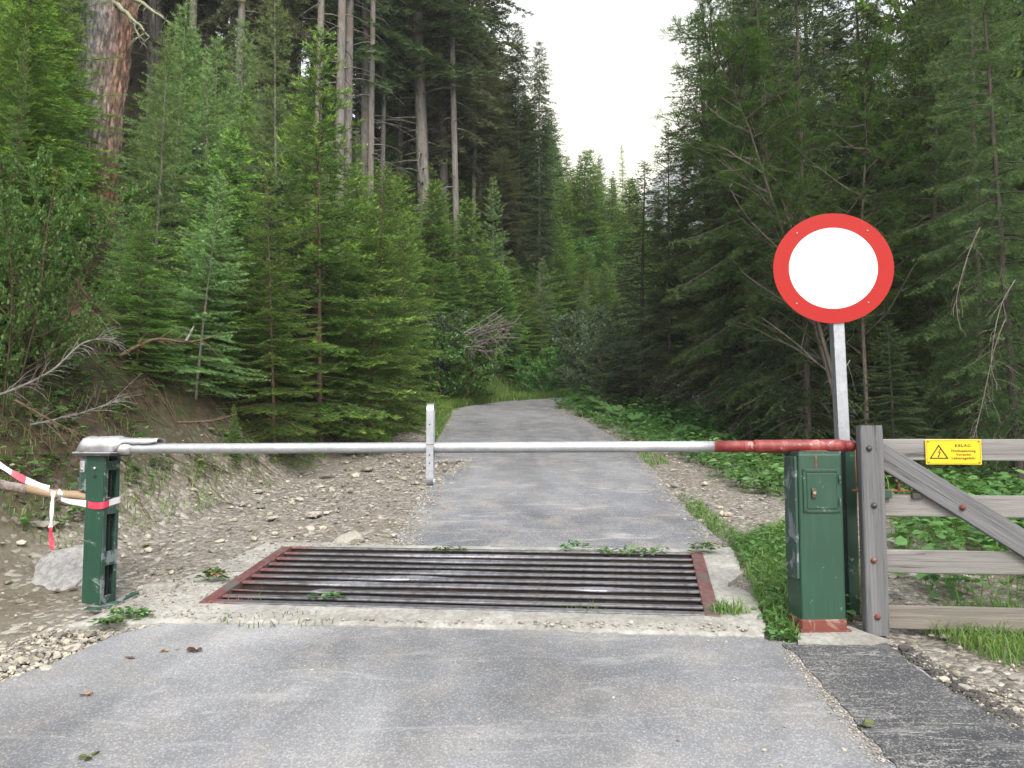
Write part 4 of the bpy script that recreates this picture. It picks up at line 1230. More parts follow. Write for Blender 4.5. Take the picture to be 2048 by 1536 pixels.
def conifer(seed, h, rad, bare=0.0, kind='spruce', lod=1, droop=0.0, step=.30, nb=6, mats=None, trunk_mat=None, r0=None, stubs=0, open_=0.0, power=.85, rise=.5):
    """returns (trunk mesh, crown mesh). lod 0: needles; 1: clumps of needles; 2: coarse tufts"""
    rnd = random.Random(seed)
    r0 = (r0 or h * .012 + .012)
    tb, at_ = trunk_mesh(h, r0, rnd, None, sides=8 if lod else 10, wob=(.014 if h > 15 else .01) if kind != 'larch' else .02, stubs=stubs, stub_z=(.06, max(.12, bare + .05)), stub_len=rad * .75)
    fine, wood = [], MB()
    z = bare * h + .12 * step; 
    az = rnd.uniform(0, 6)
    while z < h - .03 * h * .2:
        t = (z - bare * h) / (h - bare * h)
        prof = (1 - t) ** power * (1.0 if t > .12 else .72 + .28 * t / .12)
        n_ = nb if rnd.random() > open_ else max(2, nb - 2)
        for k in range(n_):
            az += 2.399 + rnd.uniform(-.5, .5)
            L = rad * prof * rnd.uniform(.62, 1.12) + .05
            if rnd.random() < .12 + open_ * .4: L *= .55
            p, r = at_(z + rnd.uniform(-.4, .4) * step)
            el = rise * (t ** 1.2) * 1.2 - droop * (1 - t) + rnd.uniform(-.12, .12) + (.10 if kind == 'spruce' else .05)
            d = (math.cos(az) * math.cos(el), math.sin(az) * math.cos(el), math.sin(el))
            nseg = 5 if lod < 2 else 3
            q = [p]; dd = d
            for j in range(nseg):
                up = (.07 if j > nseg * .4 else -.07 - droop * .25) 
                dd = vnorm((dd[0] + rnd.uniform(-.07, .07), dd[1] + rnd.uniform(-.07, .07), dd[2] + up))
                q.append(vadd(q[-1], dd, L / nseg))
            br = max(.003, L * .0085)
            wood.tube(q, [br * (1 - .8 * j / nseg) + .0012 for j in range(nseg + 1)], 3, cap=False)
            # side twigs
            ts = (.045 if lod == 0 else .075 if lod == 1 else .13)
            s_ = .10 * L if L < .5 else .16 * L
            side = 1
            while s_ < L:
                u_ = s_ / L * nseg; i = min(nseg - 1, int(u_)); f = u_ - i
                c = tuple(q[i][m] + (q[i + 1][m] - q[i][m]) * f for m in range(3))
                bd = vnorm((q[i + 1][0] - q[i][0], q[i + 1][1] - q[i][1], q[i + 1][2] - q[i][2]))
                hz = vnorm((-bd[1], bd[0], 0)); side = -side
                tl = (.50 * (L - s_) + .05) * rnd.uniform(.6, 1.15)
                tl = min(tl, .34 * rad + .12)
                hang = -droop * rnd.uniform(.5, 1.6) - (.05 if kind == 'spruce' else .18)
                td = vnorm((bd[0] * .75 + hz[0] * side, bd[1] * .75 + hz[1] * side, bd[2] * .75 + hang + rnd.uniform(-.15, .15)))
                e = vadd(c, td, tl)
                e = (e[0], e[1], e[2] - droop * tl * .35)
                age = .18 + .55 * (s_ / L) ** 2
                nrm = (rnd.uniform(-.25, .25), rnd.uniform(-.25, .25), 1)
                fine.append((c, e, nrm, age))
                fine.append((tuple(c[m] + (e[m] - c[m]) * .78 for m in range(3)), e, nrm, min(1, age + .35)))
                if tl > (.16 if lod == 0 else .28):
                    kk = int(tl / (.075 if lod == 0 else .14))
                    for m_ in range(kk):
                        g_ = (m_ + .8) / (kk + .6); c2 = tuple(c[m] + (e[m] - c[m]) * g_ for m in range(3)); sd = 1 if m_ % 2 else -1
                        h2 = vnorm((-td[1], td[0], 0)); l2 = (tl * (1 - g_) * .55 + .03) * rnd.uniform(.7, 1.2)
                        t2 = vnorm((td[0] * .8 + h2[0] * sd, td[1] * .8 + h2[1] * sd, td[2] * .8 + hang * .6 + rnd.uniform(-.12, .12)))
                        e2 = vadd(c2, t2, l2)
                        fine.append((c2, e2, nrm, age * .9 + .12))
                        fine.append((tuple(c2[m] + (e2[m] - c2[m]) * .6 for m in range(3)), e2, nrm, min(1, age + .4)))
                s_ += ts * rnd.uniform(.75, 1.3) * (1.0 if L < 1.2 else 1.25)
            # shoot along the end of the branch
            e1 = q[-1]; c1 = q[-2]
            fine.append((c1, e1, (0, 0, 1), .45)); fine.append((tuple((c1[m] + e1[m]) / 2 for m in range(3)), vadd(e1, vnorm(tuple(e1[m] - c1[m] for m in range(3))), .04 + .03 * rad), (0, 0, 1), .95))
        z += step * (1 - .45 * t) * rnd.uniform(.8, 1.25)
    # leader
    p, _ = at_(h * .985); fine.append((at_(h - min(.45, h * .08))[0], (p[0], p[1], h + .05), (1, 0, 0), .9))
    if kind == 'spruce':
        par = {0: dict(per_m=190, nl=.028, nw=.0068), 1: dict(per_m=120, nl=.050, nw=.014), 2: dict(per_m=34, nl=.15, nw=.034)}[lod]
        V, T = expand(fine, seed=seed, fwd=.75, **par)
    else:
        par = {0: dict(per_m=230, nl=.036, nw=.0042), 1: dict(per_m=135, nl=.058, nw=.0085), 2: dict(per_m=40, nl=.14, nw=.022)}[lod]
        V, T = expand(fine, seed=seed, fwd=.35, lo=-1.2, hi=4.3, **par)
    tm = tb.mesh('trunk', trunk_mat or M['bark'], smooth=True)
    cm = crown_mesh('crown', [(V, T)], wood, [mats, M['bark_dark'] if 'shaded' in mats.name or 'dark' in mats.name else M['twig']])
    return tm, cm

def leafy(seed, h, rad, stems=5, mat=None, leaf=.05, dens=1.0, zlow=.15, bark='bark_grey', spread=.6, trunk_r=.03, pinnate=False, twig=.5, ldens=6.0):
    rnd = random.Random(seed); tb = MB(); wood = MB(); leaves = []
    rng = np.random.default_rng(seed)
    def grow_(p, d, L, r, depth, mb):
        q = [p]; dd = d; n = 5
        for j in range(n):
            dd = vnorm((dd[0] + rnd.uniform(-.16, .16), dd[1] + rnd.uniform(-.16, .16), dd[2] + rnd.uniform(-.08, .16)))
            q.append(vadd(q[-1], dd, L / n))
        mb.tube(q, [r * (1 - .7 * j / n) + .001 for j in range(n + 1)], 6 if depth == 0 else 3, cap=False)
        if depth >= 2:
            leaves.append(q); return
        k = int({0: 10, 1: 6}[depth] * dens * (1 if depth else max(.6, L / 2)))
        for i in range(k):
            f = (zlow if depth == 0 else .15) + (1 - (zlow if depth == 0 else .15)) * (i + rnd.random()) / k
            u_ = min(f, .999) * n; ii = int(u_); g_ = u_ - ii
            c = tuple(q[ii][m] + (q[ii + 1][m] - q[ii][m]) * g_ for m in range(3))
            a = rnd.uniform(0, 6.28); up = rnd.uniform(.1, .8)
            nd = vnorm((math.cos(a) + dd[0] * .6, math.sin(a) + dd[1] * .6, up))
            l2 = (rad * (1.1 - .65 * f) if depth == 0 else L * (.75 - .4 * f)) * rnd.uniform(.6, 1.1)
            grow_(c, nd, l2, r * .42, depth + 1, wood)
    for s_ in range(stems):
        a = 6.28 * s_ / stems + rnd.uniform(-.4, .4); tilt = spread * rnd.uniform(.3, 1) if stems > 1 else .05
        grow_((math.cos(a) * .05 * stems * .5, math.sin(a) * .05 * stems * .5, -.2), vnorm((math.cos(a) * tilt, math.sin(a) * tilt, 1)), h * rnd.uniform(.75, 1), trunk_r, 0, tb)
    P = []
    D = []
    for q in leaves:
        n = max(3, int(len(q) * ldens * dens))
        for i in range(n):
            u_ = rnd.uniform(.0, .999) * (len(q) - 1); ii = int(u_); g_ = u_ - ii
            P.append(tuple(q[ii][m] + (q[ii + 1][m] - q[ii][m]) * g_ for m in range(3)))
            D.append(tuple(q[ii + 1][m] - q[ii][m] for m in range(3)))
    P = np.array(P); D = np.array(D)
    D /= np.linalg.norm(D, axis=1)[:, None] + 1e-9
    n = len(P)
    out = D * .5 + rng.normal(0, .55, (n, 3)) + np.array([0, 0, -.05]); 
    if pinnate:
        # rowan: each compound leaf = a stalk with pairs of leaflets
        out /= np.linalg.norm(out, axis=1)[:, None]
        lat = np.cross(out, [0, 0, 1]); lat /= np.linalg.norm(lat, axis=1)[:, None] + 1e-9
        Vs = []; Ts = []
        tt = rng.random(n)
        for k in range(6):
            f = .25 + .75 * k / 5
            for sd in (-1, 1):
                b0 = P + out * (f * leaf * 2.6); d = lat * sd + out * .45 + rng.normal(0, .12, (n, 3)); d /= np.linalg.norm(d, axis=1)[:, None]
                w = np.cross(d, [0, 0, 1]) ; w /= np.linalg.norm(w, axis=1)[:, None] + 1e-9
                ll = leaf * .85 * (1 - .3 * abs(f - .6)); 
                m_ = b0 + d * ll * .5; tip = b0 + d * ll
                Vs.append(np.stack([b0, m_ + w * ll * .17, tip, b0, tip, m_ - w * ll * .17], 1).reshape(-1, 3)); Ts.append(np.repeat(tt, 2))
        V = np.concatenate(Vs); T = np.concatenate(Ts)
    else:
        out /= np.linalg.norm(out, axis=1)[:, None]
        up = rng.normal(0, .45, (n, 3)) + np.array([0, 0, 1.0]); w = np.cross(out, up); w /= np.linalg.norm(w, axis=1)[:, None] + 1e-9
        nn = np.cross(w, out)
        sz = (leaf * (.6 + .7 * rng.random(n)))[:, None]
        b0 = P + out * sz * .25
        a1 = b0 + out * sz * .35 + w * sz * .36 + nn * sz * .08; a2 = b0 + out * sz * .75 + w * sz * .30 + nn * sz * .06; tip = b0 + out * sz * 1.08 - nn * sz * .06
        a3 = b0 + out * sz * .75 - w * sz * .30 + nn * sz * .06; a4 = b0 + out * sz * .35 - w * sz * .36 + nn * sz * .08
        V = np.stack([b0, a1, a2, b0, a2, tip, b0, tip, a3, b0, a3, a4], 1).reshape(-1, 3); T = np.repeat(rng.random(n), 4)
    tm = tb.mesh('stem', M[bark], smooth=True)
    cm = crown_mesh('foliage', [(V, T)], wood, [mat, M[bark]])
    return tm, cm

def plant(name, meshes, parts, x, y, scale=1.0, label='', cat='tree', group=None, rz=None, tilt=(0, 0), sz=None, z=None, rnd=random.Random(99)):
    zz = tz(x, y) - .03 if z is None else z
    r = thing(name, (x, y, zz), label, cat, group)
    r.rotation_euler = (tilt[0], tilt[1], rnd.uniform(0, 6.28) if rz is None else rz)
    r.scale = (scale, scale, sz or scale)
    for nm, me in zip(parts, meshes):
        o = bpy.data.objects.new(nm, me); COL.objects.link(o); o.parent = r
    return r

import time as _t
_t0 = _t.time()
# --- kinds -----------------------------------------------------------
YS = [conifer(101 + i, 5.0, r_, lod=0 if i < 2 else 1, droop=.12, step=.22, nb=7, mats=M['spruce'], rise=.5, r0=.030, trunk_mat=M['twig'], power=p_) for i, (r_, p_) in enumerate(((1.25, .8), (1.45, .75), (1.1, .9), (1.2, .8), (1.35, .85), (1.0, .8)))]
YL_ = [conifer(201 + i, 7.0, r_, kind='larch', lod=1, droop=.05, step=.26, nb=6, mats=M['larch'], rise=.7, r0=.036, power=.8, open_=.25, bare=.05) for i, r_ in enumerate((1.5, 1.35, 1.7))]
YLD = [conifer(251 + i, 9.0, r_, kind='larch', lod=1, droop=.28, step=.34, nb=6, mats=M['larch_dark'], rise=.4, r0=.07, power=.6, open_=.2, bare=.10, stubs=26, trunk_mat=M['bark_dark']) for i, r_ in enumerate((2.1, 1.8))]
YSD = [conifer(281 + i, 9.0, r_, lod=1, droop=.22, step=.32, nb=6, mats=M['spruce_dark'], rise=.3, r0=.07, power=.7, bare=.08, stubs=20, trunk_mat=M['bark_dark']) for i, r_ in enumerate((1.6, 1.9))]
TS = [conifer(301 + i, 24.0, r_, lod=2, droop=dr, step=.42, nb=6, mats=M[mt], rise=.2, r0=.135, power=.5, bare=ba, stubs=45, trunk_mat=M['bark'], open_=.2)
      for i, (r_, dr, mt, ba) in enumerate(((2.2, .45, 'spruce_dark', .26), (2.1, .60, 'spruce_olive', .20), (2.5, .40, 'spruce_dark', .14), (1.9, .40, 'spruce_olive', .50)))]
FS = [conifer(351 + i, 20.0, r_, lod=2, droop=.25, step=.48, nb=6, mats=M['spruce_far'], rise=.3, r0=.17, power=.75, bare=.12, open_=.1) for i, r_ in enumerate((3.0, 2.5))]
FL = [conifer(371, 18.0, 2.6, kind='larch', lod=2, droop=.1, step=.5, nb=6, mats=M['larch_sun_tint'], rise=.4, r0=.15, power=.8, bare=.1, open_=.2)]
BU = [leafy(401 + i, h_, r_, st, M[mt], lf, de, bark=bk, trunk_r=.017) for i, (h_, r_, st, mt, lf, de, bk) in enumerate(((2.8, 1.0, 9, 'broad', .040, 1.05, 'twig'), (2.4, .9, 7, 'broad_grey', .050, 1.1, 'twig'), (2.0, .8, 7, 'broad', .050, 1.1, 'twig')))]
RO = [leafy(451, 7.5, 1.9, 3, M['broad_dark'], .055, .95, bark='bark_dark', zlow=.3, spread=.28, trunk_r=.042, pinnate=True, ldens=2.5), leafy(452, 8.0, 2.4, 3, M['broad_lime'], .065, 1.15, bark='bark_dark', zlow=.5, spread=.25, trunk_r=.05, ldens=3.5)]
print('kinds', round(_t.time() - _t0, 1), sum(len(m.polygons) for m in bpy.data.meshes))

# --- words for where a plant shows in the picture --------------------
def where(x, y, z):
    d = Vector((x, y, z)) - Vector((0, 0, H)); f = d.y * math.cos(PITCH) + d.z * math.sin(PITCH); u_ = -d.y * math.sin(PITCH) + d.z * math.cos(PITCH)
    return 1024 + FPX * d.x / f, 768 - FPX * u_ / f
def place(px):
    if px < 60: return 'at the left edge of the view'
    if px < 230: return 'above the dented boom cover'
    if px < 420: return 'just right of the open green post'
    if px < 600: return 'above the left third of the boom'
    if px < 760: return 'left of the strap loop'
    if px < 900: return 'straight above the strap loop'
    if px < 1010: return 'above the left edge of the lane'
    if px < 1140: return 'above the bend of the lane'
    if px < 1260: return 'under the gap of sky'
    if px < 1400: return 'right of the lane bend'
    if px < 1540: return 'left of the round sign'
    if px < 1790: return 'behind the round sign'
    if px < 1950: return 'behind the yellow plate'
    return 'at the right edge of the view'
def far_word(y):
    return 'near' if y < 9 else 'mid distance' if y < 16 else 'farther' if y < 27 else 'distant'

def tree_px(name, meshes, px, py_top, Y, label, cat='tree', group=None, h0=5.0, lean=0.0, wide=1.0, rz=None, base=None, parts=('trunk', 'crown'), seed=0):
    p = at(px, py_top, Y)
    zb_ = tz(p.x, Y) - .05
    hh = max(.6, p.z - zb_); s_ = hh / h0
    return plant(name, meshes, parts, p.x, Y, s_ * wide, label, cat, group, rz=rz, tilt=(random.Random(int(px + Y)).uniform(-.05, .05), lean + random.Random(int(px * 3 + Y)).uniform(-.05, .05)), sz=s_, z=zb_, rnd=random.Random(int(px * 7 + Y * 13)))

# --- left: named young trees on the bank -----------------------------
tree_px('young_spruce', YS[1], 285, 405, 8.3, 'yellow tipped young spruce low on the bank right of the dented boom cover', rz=.4, wide=1.25)
tree_px('young_spruce', YS[0], 562, 345, 9.6, 'slim young spruce with a tall pale leader above the left half of the boom', rz=1.2, wide=1.0)
tree_px('young_spruce', YS[3], 655, 60, 11.2, 'tallest fresh green young spruce on the bank left of the strap loop', rz=2.2, wide=1.12)
tree_px('young_spruce', YS[1], 742, 330, 11.8, 'bushy young spruce leaning out over the ditch beside the strap loop', rz=3.2, wide=1.1)
tree_px('young_spruce', YS[0], 34, 60, 8.4, 'young spruce standing in front of the far left grey trunk', rz=.1, wide=.42)
tree_px('young_spruce', YS[2], 5, 430, 6.9, 'dark young spruce cut by the left edge beside the leafy bush', rz=5.0, wide=1.5)
tree_px('young_spruce', YS[0], 120, 560, 7.3, 'low young spruce behind the dented boom cover', rz=2.0, wide=1.3)
tree_px('young_spruce', YS[1], 430, 430, 9.4, 'dense young spruce between the larch sapling and the slim leader spruce', rz=4.2, wide=1.2)
tree_px('young_spruce', YS[2], 800, 430, 14.0, 'mid green spruce rising right behind the strap loop', rz=1.0, wide=1.1)
tree_px('young_larch', YL_[0], 318, 60, 10.2, 'feathery pale young larch in front of the thick old trunk', h0=7, rz=.5, wide=1.15)
tree_px('young_larch', YL_[1], 572, -60, 13.2, 'feathery taller larch between the thick old trunk and the twin bare trunks', h0=7, rz=1.5)
tree_px('young_larch', YL_[2], 430, 120, 12.4, 'broad pale larch right of the thick old trunk', h0=7, rz=2.5)
tree_px('young_larch', YL_[1], 240, 400, 9.6, 'small larch crossing the foot of the thick old trunk', h0=7, rz=4.5, wide=1.1)
tree_px('leafy_bush', BU[0], 35, 225, 6.6, 'leafy round bush with broad shiny leaves at the left edge', cat='bush', h0=2.8, rz=.3, wide=.62, parts=('stem', 'foliage'))
tree_px('leafy_bush', BU[0], -60, 300, 6.8, 'leafy bush cut off by the left edge of the view', cat='bush', h0=2.8, rz=2.3, wide=.6, parts=('stem', 'foliage'))

# --- left: tall trees with bare trunks -------------------------------
def tall(px, py_base, Y, h, kind, label, lean=0.0, tw=1.0, group=None):
    p = at(px, py_base, Y); s_ = h / 24.0
    m = TS[kind]
    return plant('tall_spruce', m, ('trunk', 'crown'), p.x, Y, s_ * tw, label, 'tree', group, tilt=(0, lean), sz=s_, z=tz(p.x, Y) - .1, rnd=random.Random(int(px + Y * 10)))
tall(681, 320, 20, 27, 3, 'left one of the twin bare pale trunks above the fresh green spruce', tw=.9)
tall(697, 320, 20.8, 26, 3, 'right one of the twin bare pale trunks above the fresh green spruce', tw=.9)
tall(733, 340, 22, 26, 0, 'bare trunk just right of the twin pale trunks', tw=1.0)
tall(856, 400, 24, 28, 0, 'tall spruce with a bare grey trunk leaning right above the strap loop', lean=R(4.5), tw=1.35)
tall(893, 460, 25, 26, 1, 'lichen hung olive spruce with a bare trunk above the left edge of the lane', lean=R(2), tw=1.1)
tall(957, 420, 29, 24, 2, 'dark spruce with a bare trunk left of the notched treetops', tw=1.0)
# tall(1028, 540, 27, 15.5, 0, 'spruce with a thin leaning bare trunk above the bend of the lane', lean=R(2.2), tw=1.3)
# tall(1042, 530, 31, 18, 2, 'pointed dark spruce at the left side of the sky gap', tw=1.2)
# tall(1065, 620, 24.5, 12.0, 3, 'spruce with a straight grey lower trunk nearest the bend of the lane', lean=R(1.6), tw=1.6)
# tall(1092, 500, 36, 19, 0, 'narrow pointed spruce beside the sky gap', tw=1.1)
tall(520, 330, 21, 25, 1, 'olive crowned spruce with a pale trunk behind the tall larch', tw=1.0)
tall(498, 345, 23, 26, 3, 'pale straight trunk just left of the olive crowned spruce', tw=.9)
tall(770, 330, 27, 25, 1, 'olive drooping spruce between the twin trunks and the leaning grey trunk', tw=1.1)
tall(810, 350, 30, 27, 2, 'dark spruce behind the drooping olive spruce', tw=1.1)
tall(40, 190, 13.5, 24, 3, 'grey trunk at the far left edge behind the leafy bush', tw=1.25)
tall(150, 300, 20, 24, 2, 'shaded spruce left of the thick old trunk', tw=1.1)

def tallp(px, py_base, Y, py_top, kind, label, lean=0.0, wide=.6):
    p = at(px, py_base, Y); z0 = tz(p.x, Y) - .1; h = at(px, py_top, Y).z - z0
    return plant('tall_spruce', TS[kind], ('trunk', 'crown'), p.x, Y, wide, label, 'tree', None, tilt=(0, lean), sz=h / 24, z=z0, rnd=random.Random(int(px + Y * 10)))
tallp(1036, 540, 27, 45, 0, 'spruce with a thin leaning bare trunk and pointed top left of the sky gap', wide=.52)
tallp(1018, 520, 31, 150, 2, 'lower dark spruce behind the pointed tops left of the sky gap', wide=.6)
tallp(1078, 620, 26, 85, 0, 'narrow pointed spruce nearest the sky gap with a straight grey lower trunk', lean=R(.5), wide=.46)
tallp(1100, 500, 36, 215, 2, 'short dark spruce at the foot of the sky gap', wide=.55)
for i, (px, Y, tw_, ln_, lb_) in enumerate(((742, 21.5, .75, .5, 'pale thin trunk with stubs right of the twin trunks'), (716, 24, .7, 0, 'dark thin trunk in the gap beside the twin trunks'), (765, 23, .6, -.3, 'slim trunk above the strap loop'),
    (630, 19.5, .8, .8, 'slender trunk behind the tallest young spruce'), (470, 20, .85, -1, 'grey trunk between the two pale larches'), (455, 24, .8, .4, 'farther grey trunk between the two pale larches'), (380, 21, .9, 0, 'trunk behind the feathery pale larch'), (300, 22, .9, .6, 'trunk just right of the thick old trunk'),
    (920, 23.5, .8, 1.5, 'slim leaning trunk right of the lichen hung spruce'), (948, 25.5, .8, -.4, 'reddish thin trunk above the left edge of the lane'), (960, 27, .9, 0, 'thicker reddish trunk beside the thin reddish one'), (1000, 25, .7, 2, 'thin leaning trunk low above the lane bend'), (800, 25, .8, 0, 'dark trunk half hidden behind the leaning grey trunk'),
    (575, 23, .9, -.5, 'trunk behind the taller feathery larch'), (20, 19, 1.0, 0, 'shaded trunk at the far left edge'), (110, 17, 1.1, 0, 'grey trunk between the far left trunk and the thick old trunk'))):
    p_ = at(px, 300, Y); plant('tall_spruce', TS[3], ('trunk', 'crown'), p_.x, Y, tw_, lb_, 'tree', None, tilt=(0, R(ln_)), sz=(1.12 if px < 940 else max(.2, (at(px, {948: 15, 960: 60, 1000: 290}.get(px, 0), Y).z - tz(p_.x, Y)) / 24)), z=tz(p_.x, Y) - .1, rnd=random.Random(500 + i))
tallp(900, 470, 28, -60, 1, 'olive spruce with hanging lichen beside the upper left of the sky', wide=.8)
rr = random.Random(77)
# forest behind on the slope
cnt = 0
occupied = []
def scatter(n, xr, yr, mind, rnd, ok=lambda x, y: True, pts=None):
    out = pts if pts is not None else []
    tries = 0; added = []
    while len(added) < n and tries < n * 60:
        tries += 1
        x = rnd.uniform(*xr); y = rnd.uniform(*yr)
        if not ok(x, y): continue
        if any((x - a) ** 2 + (y - b_) ** 2 < mind * mind for a, b_ in out): continue
        out.append((x, y)); added.append((x, y))
    return added
def dfoot(x, y): return float(sdist(np.array([x]), np.array([y]), FOOT)[0])
def dright(x, y): return -float(sdist(np.array([x]), np.array([y]), RIGHT)[0])
def inview(x, y, m=250):
    px, _ = where(x, y, 2); return y > 2 and -m < px < 2048 + m
def skygap(x, y, top):
    """keep the wedge of open sky open"""
    px, py = where(x, y, top)
    lim = 1e9
    if 1085 <= px <= 1420: lim = 255 + (0 if px > 1120 else (px - 1085) * 2)
    if 985 <= px < 1085: lim = 60 + (px - 985) * .5
    return lim

for (x, y) in scatter(135, (-34, 6), (23, 64), 1.6, rr, ok=lambda x, y: dfoot(x, y) > 4.6 and inview(x, y, 120)):
    k = rr.choice([0, 0, 1, 2, 3, 3]); h = rr.uniform(20, 29)
    z0 = tz(x, y); px, pt = where(x, y, z0 + h)
    lim = 60 if 915 < px < 975 else 170 if 975 <= px < 1060 else 260 if 1060 <= px < 1110 else 350 if 1110 <= px < 1420 else -9999
    if lim > -9000 and pt < lim:
        ztop = H + y * math.tan(PITCH + math.atan((768 - lim - rr.uniform(0, 60)) / FPX)); h = ztop - z0
        if h < 5: continue
    wd = 'olive' if k == 1 else 'bare trunked' if k == 3 else 'dark'
    plant('tall_spruce', TS[k], ('trunk', 'crown'), x, y, (h / 24 * rr.uniform(.9, 1.25) if h > 15 else h / 24 * 1.3) if px < 880 else .5, f'{wd} forest spruce {place(px)}, {far_word(y)}', 'tree', f'forest spruces {place(px)}', tilt=(rr.uniform(-.03, .03), rr.uniform(-.03, .03)), sz=h / 24, rnd=rr)

# young growth clothing the bank
pts = [(at(p_, 600, y_).x, y_) for p_, y_ in ((285, 8.3), (562, 9.6), (655, 11.2), (742, 11.8), (100, 8.4), (20, 6.6), (120, 7.3), (430, 9.4), (800, 14), (318, 10.2), (572, 13.2), (430, 12.4), (215, 9.6))]
for (x, y) in scatter(150, (-14, 12), (7.2, 40), .82, rr, ok=lambda x, y: .55 + max(0, 12 - y) * .08 < dfoot(x, y) < 9 and inview(x, y, 60), pts=pts):
    d_ = dfoot(x, y); k = rr.choice([2, 3, 4, 5, 3, 4, 5]) if y > 11 else rr.choice([0, 1])
    h = rr.uniform(1.8, 3.6) * (1 + .12 * min(d_, 5)) * (.75 if y < 11 else 1)
    px, pt = where(x, y, tz(x, y) + h * .5)
    if 90 < px < 330 and where(x, y, tz(x, y) + h)[1] < 400: continue
    wmax = (d_ + .30) / 1.3
    u_ = rr.random()
    if u_ < .72:
        plant('young_spruce', YS[k], ('trunk', 'crown'), x, y, min(wmax, h / 5 * rr.uniform(1.2, 1.6)), f'young thicket spruce {place(px)}, {far_word(y)}', 'tree', f'young spruces {place(px)}', sz=h / 5, rnd=rr)
    elif u_ < .84:
        plant('young_larch', YL_[rr.choice([1, 2])], ('trunk', 'crown'), x, y, h / 7 * 1.4, f'pale larch sapling {place(px)}, {far_word(y)}', 'tree', f'larch saplings {place(px)}', sz=h / 7 * 1.2, rnd=rr)
    else:
        plant('leafy_shrub', BU[rr.choice([1, 2])], ('stem', 'foliage'), x, y, h / 2.8 * .8, f'light green thicket shrub {place(px)}, {far_word(y)}', 'shrub', f'shrubs {place(px)}', sz=h / 2.8 * .8, rnd=rr)

# a few more young trees filling the thicket
for (x, y) in scatter(75, (-12, 4), (8.2, 27), .55, rr, ok=lambda x, y: 1.0 < dfoot(x, y) < 6.5 and inview(x, y, 40), pts=list(pts)):
    d_ = dfoot(x, y); h = rr.uniform(1.6, 3.0) * (1 + .12 * min(d_, 5)); px, pt = where(x, y, tz(x, y) + h * .5)
    if 90 < px < 330 and where(x, y, tz(x, y) + h)[1] < 400: continue
    if rr.random() < .7: plant('young_spruce', YS[rr.choice([0, 1, 2, 3, 4, 5])], ('trunk', 'crown'), x, y, min((d_ + .3) / 1.3, h / 5 * rr.uniform(1.3, 1.8)), f'young thicket spruce {place(px)}, {far_word(y)}', 'tree', f'young spruces {place(px)}', tilt=(rr.uniform(-.08, .08), rr.uniform(-.08, .08)), sz=h / 5, rnd=rr)
    else: plant('young_larch', YL_[rr.choice([0, 1, 2])], ('trunk', 'crown'), x, y, min((d_ + .3) / 1.5, h / 7 * 1.6), f'pale larch sapling {place(px)}, {far_word(y)}', 'tree', f'larch saplings {place(px)}', tilt=(rr.uniform(-.08, .08), rr.uniform(-.08, .08)), sz=h / 7 * 1.2, rnd=rr)

# small spruces right at the foot of the bank along the ditch
def off_foot(px, Y, dmin):
    x = at(px, 600, Y).x
    while dfoot(x, Y) < dmin: x -= .08
    return 1024 + FPX * x / ((Y * math.cos(PITCH)) + 0.0) * 1.0
for i, (px, pt, Y) in enumerate(((470, 905 - 60, 8.6), (835, 560, 14.8), (880, 600, 16.2), (925, 560, 17.5), (965, 610, 18.8), (1010, 600, 20.0), (1050, 640, 21.4), (1088, 660, 22.8), (1120, 690, 24.5), (850, 480, 17), (990, 520, 23), (905, 470, 19))):
    lb_ = ['tiny spruce seedling on the bare clay bank behind the boom'][0] if i == 0 else f'verge side young spruce {place(px)}, {"front row" if pt > 550 else "second row"}'
    tree_px('young_spruce', YS[(3, 4, 5)[i % 3]], px if i == 0 else off_foot(px, Y, .75), pt, Y, lb_, group=None if i == 0 else f'verge spruces {place(px)}', wide=1.0 if i else .8)
tree_px('leafy_shrub', BU[2], 905, 520, 19.5, 'pale leafy shrub among the spruces above the left edge of the lane', cat='shrub', h0=2.8, parts=('stem', 'foliage'))
tree_px('leafy_shrub', BU[2], 1092, 610, 23.5, 'yellow green shrub on the bank where the lane bends away', cat='shrub', h0=2.8, parts=('stem', 'foliage'), wide=1.3)
tree_px('leafy_shrub', BU[2], 1075, 650, 21.8, 'low yellow green shrub nearest the grass where the lane bends', cat='shrub', h0=2.8, parts=('stem', 'foliage'), wide=.9)
tree_px('leafy_shrub', BU[2], 1125, 660, 25.5, 'second yellow green shrub behind the lane bend', cat='shrub', h0=2.8, parts=('stem', 'foliage'), wide=1.3)

# second rank of young spruces stepping down to the bend
for i, (px, pt, Y, d_) in enumerate(((790, 395, 15.5, 1.5), (838, 430, 16.5, 1.9), (872, 400, 18.5, 2.2), (905, 455, 17.5, 1.3), (940, 415, 20.5, 2.4), (972, 470, 19.5, 1.4), (1000, 440, 23, 2.6), (1035, 520, 21.5, 1.3), (1062, 500, 25, 2.4), (1088, 575, 23.8, 1.2), (1112, 560, 27, 2.2), (1132, 640, 26, 1.1), (820, 560, 14.2, 1.1), (770, 500, 12.8, 1.3))):
    q = off_foot(px, Y, d_)
    p_x = (px - 1024) / FPX * Y
    if dfoot(p_x, Y) >= d_ * .8: q = px
    tree_px('young_spruce', YS[(0, 3, 1, 4, 2)[i % 5]], q, pt, Y, f'full second rank young spruce {place(px)}', group='spruces stepping down to the lane bend', wide=min(1.35, (d_ + .35) / 1.2 / max(.3, (tz(p_x, Y) * 0 + .75))))

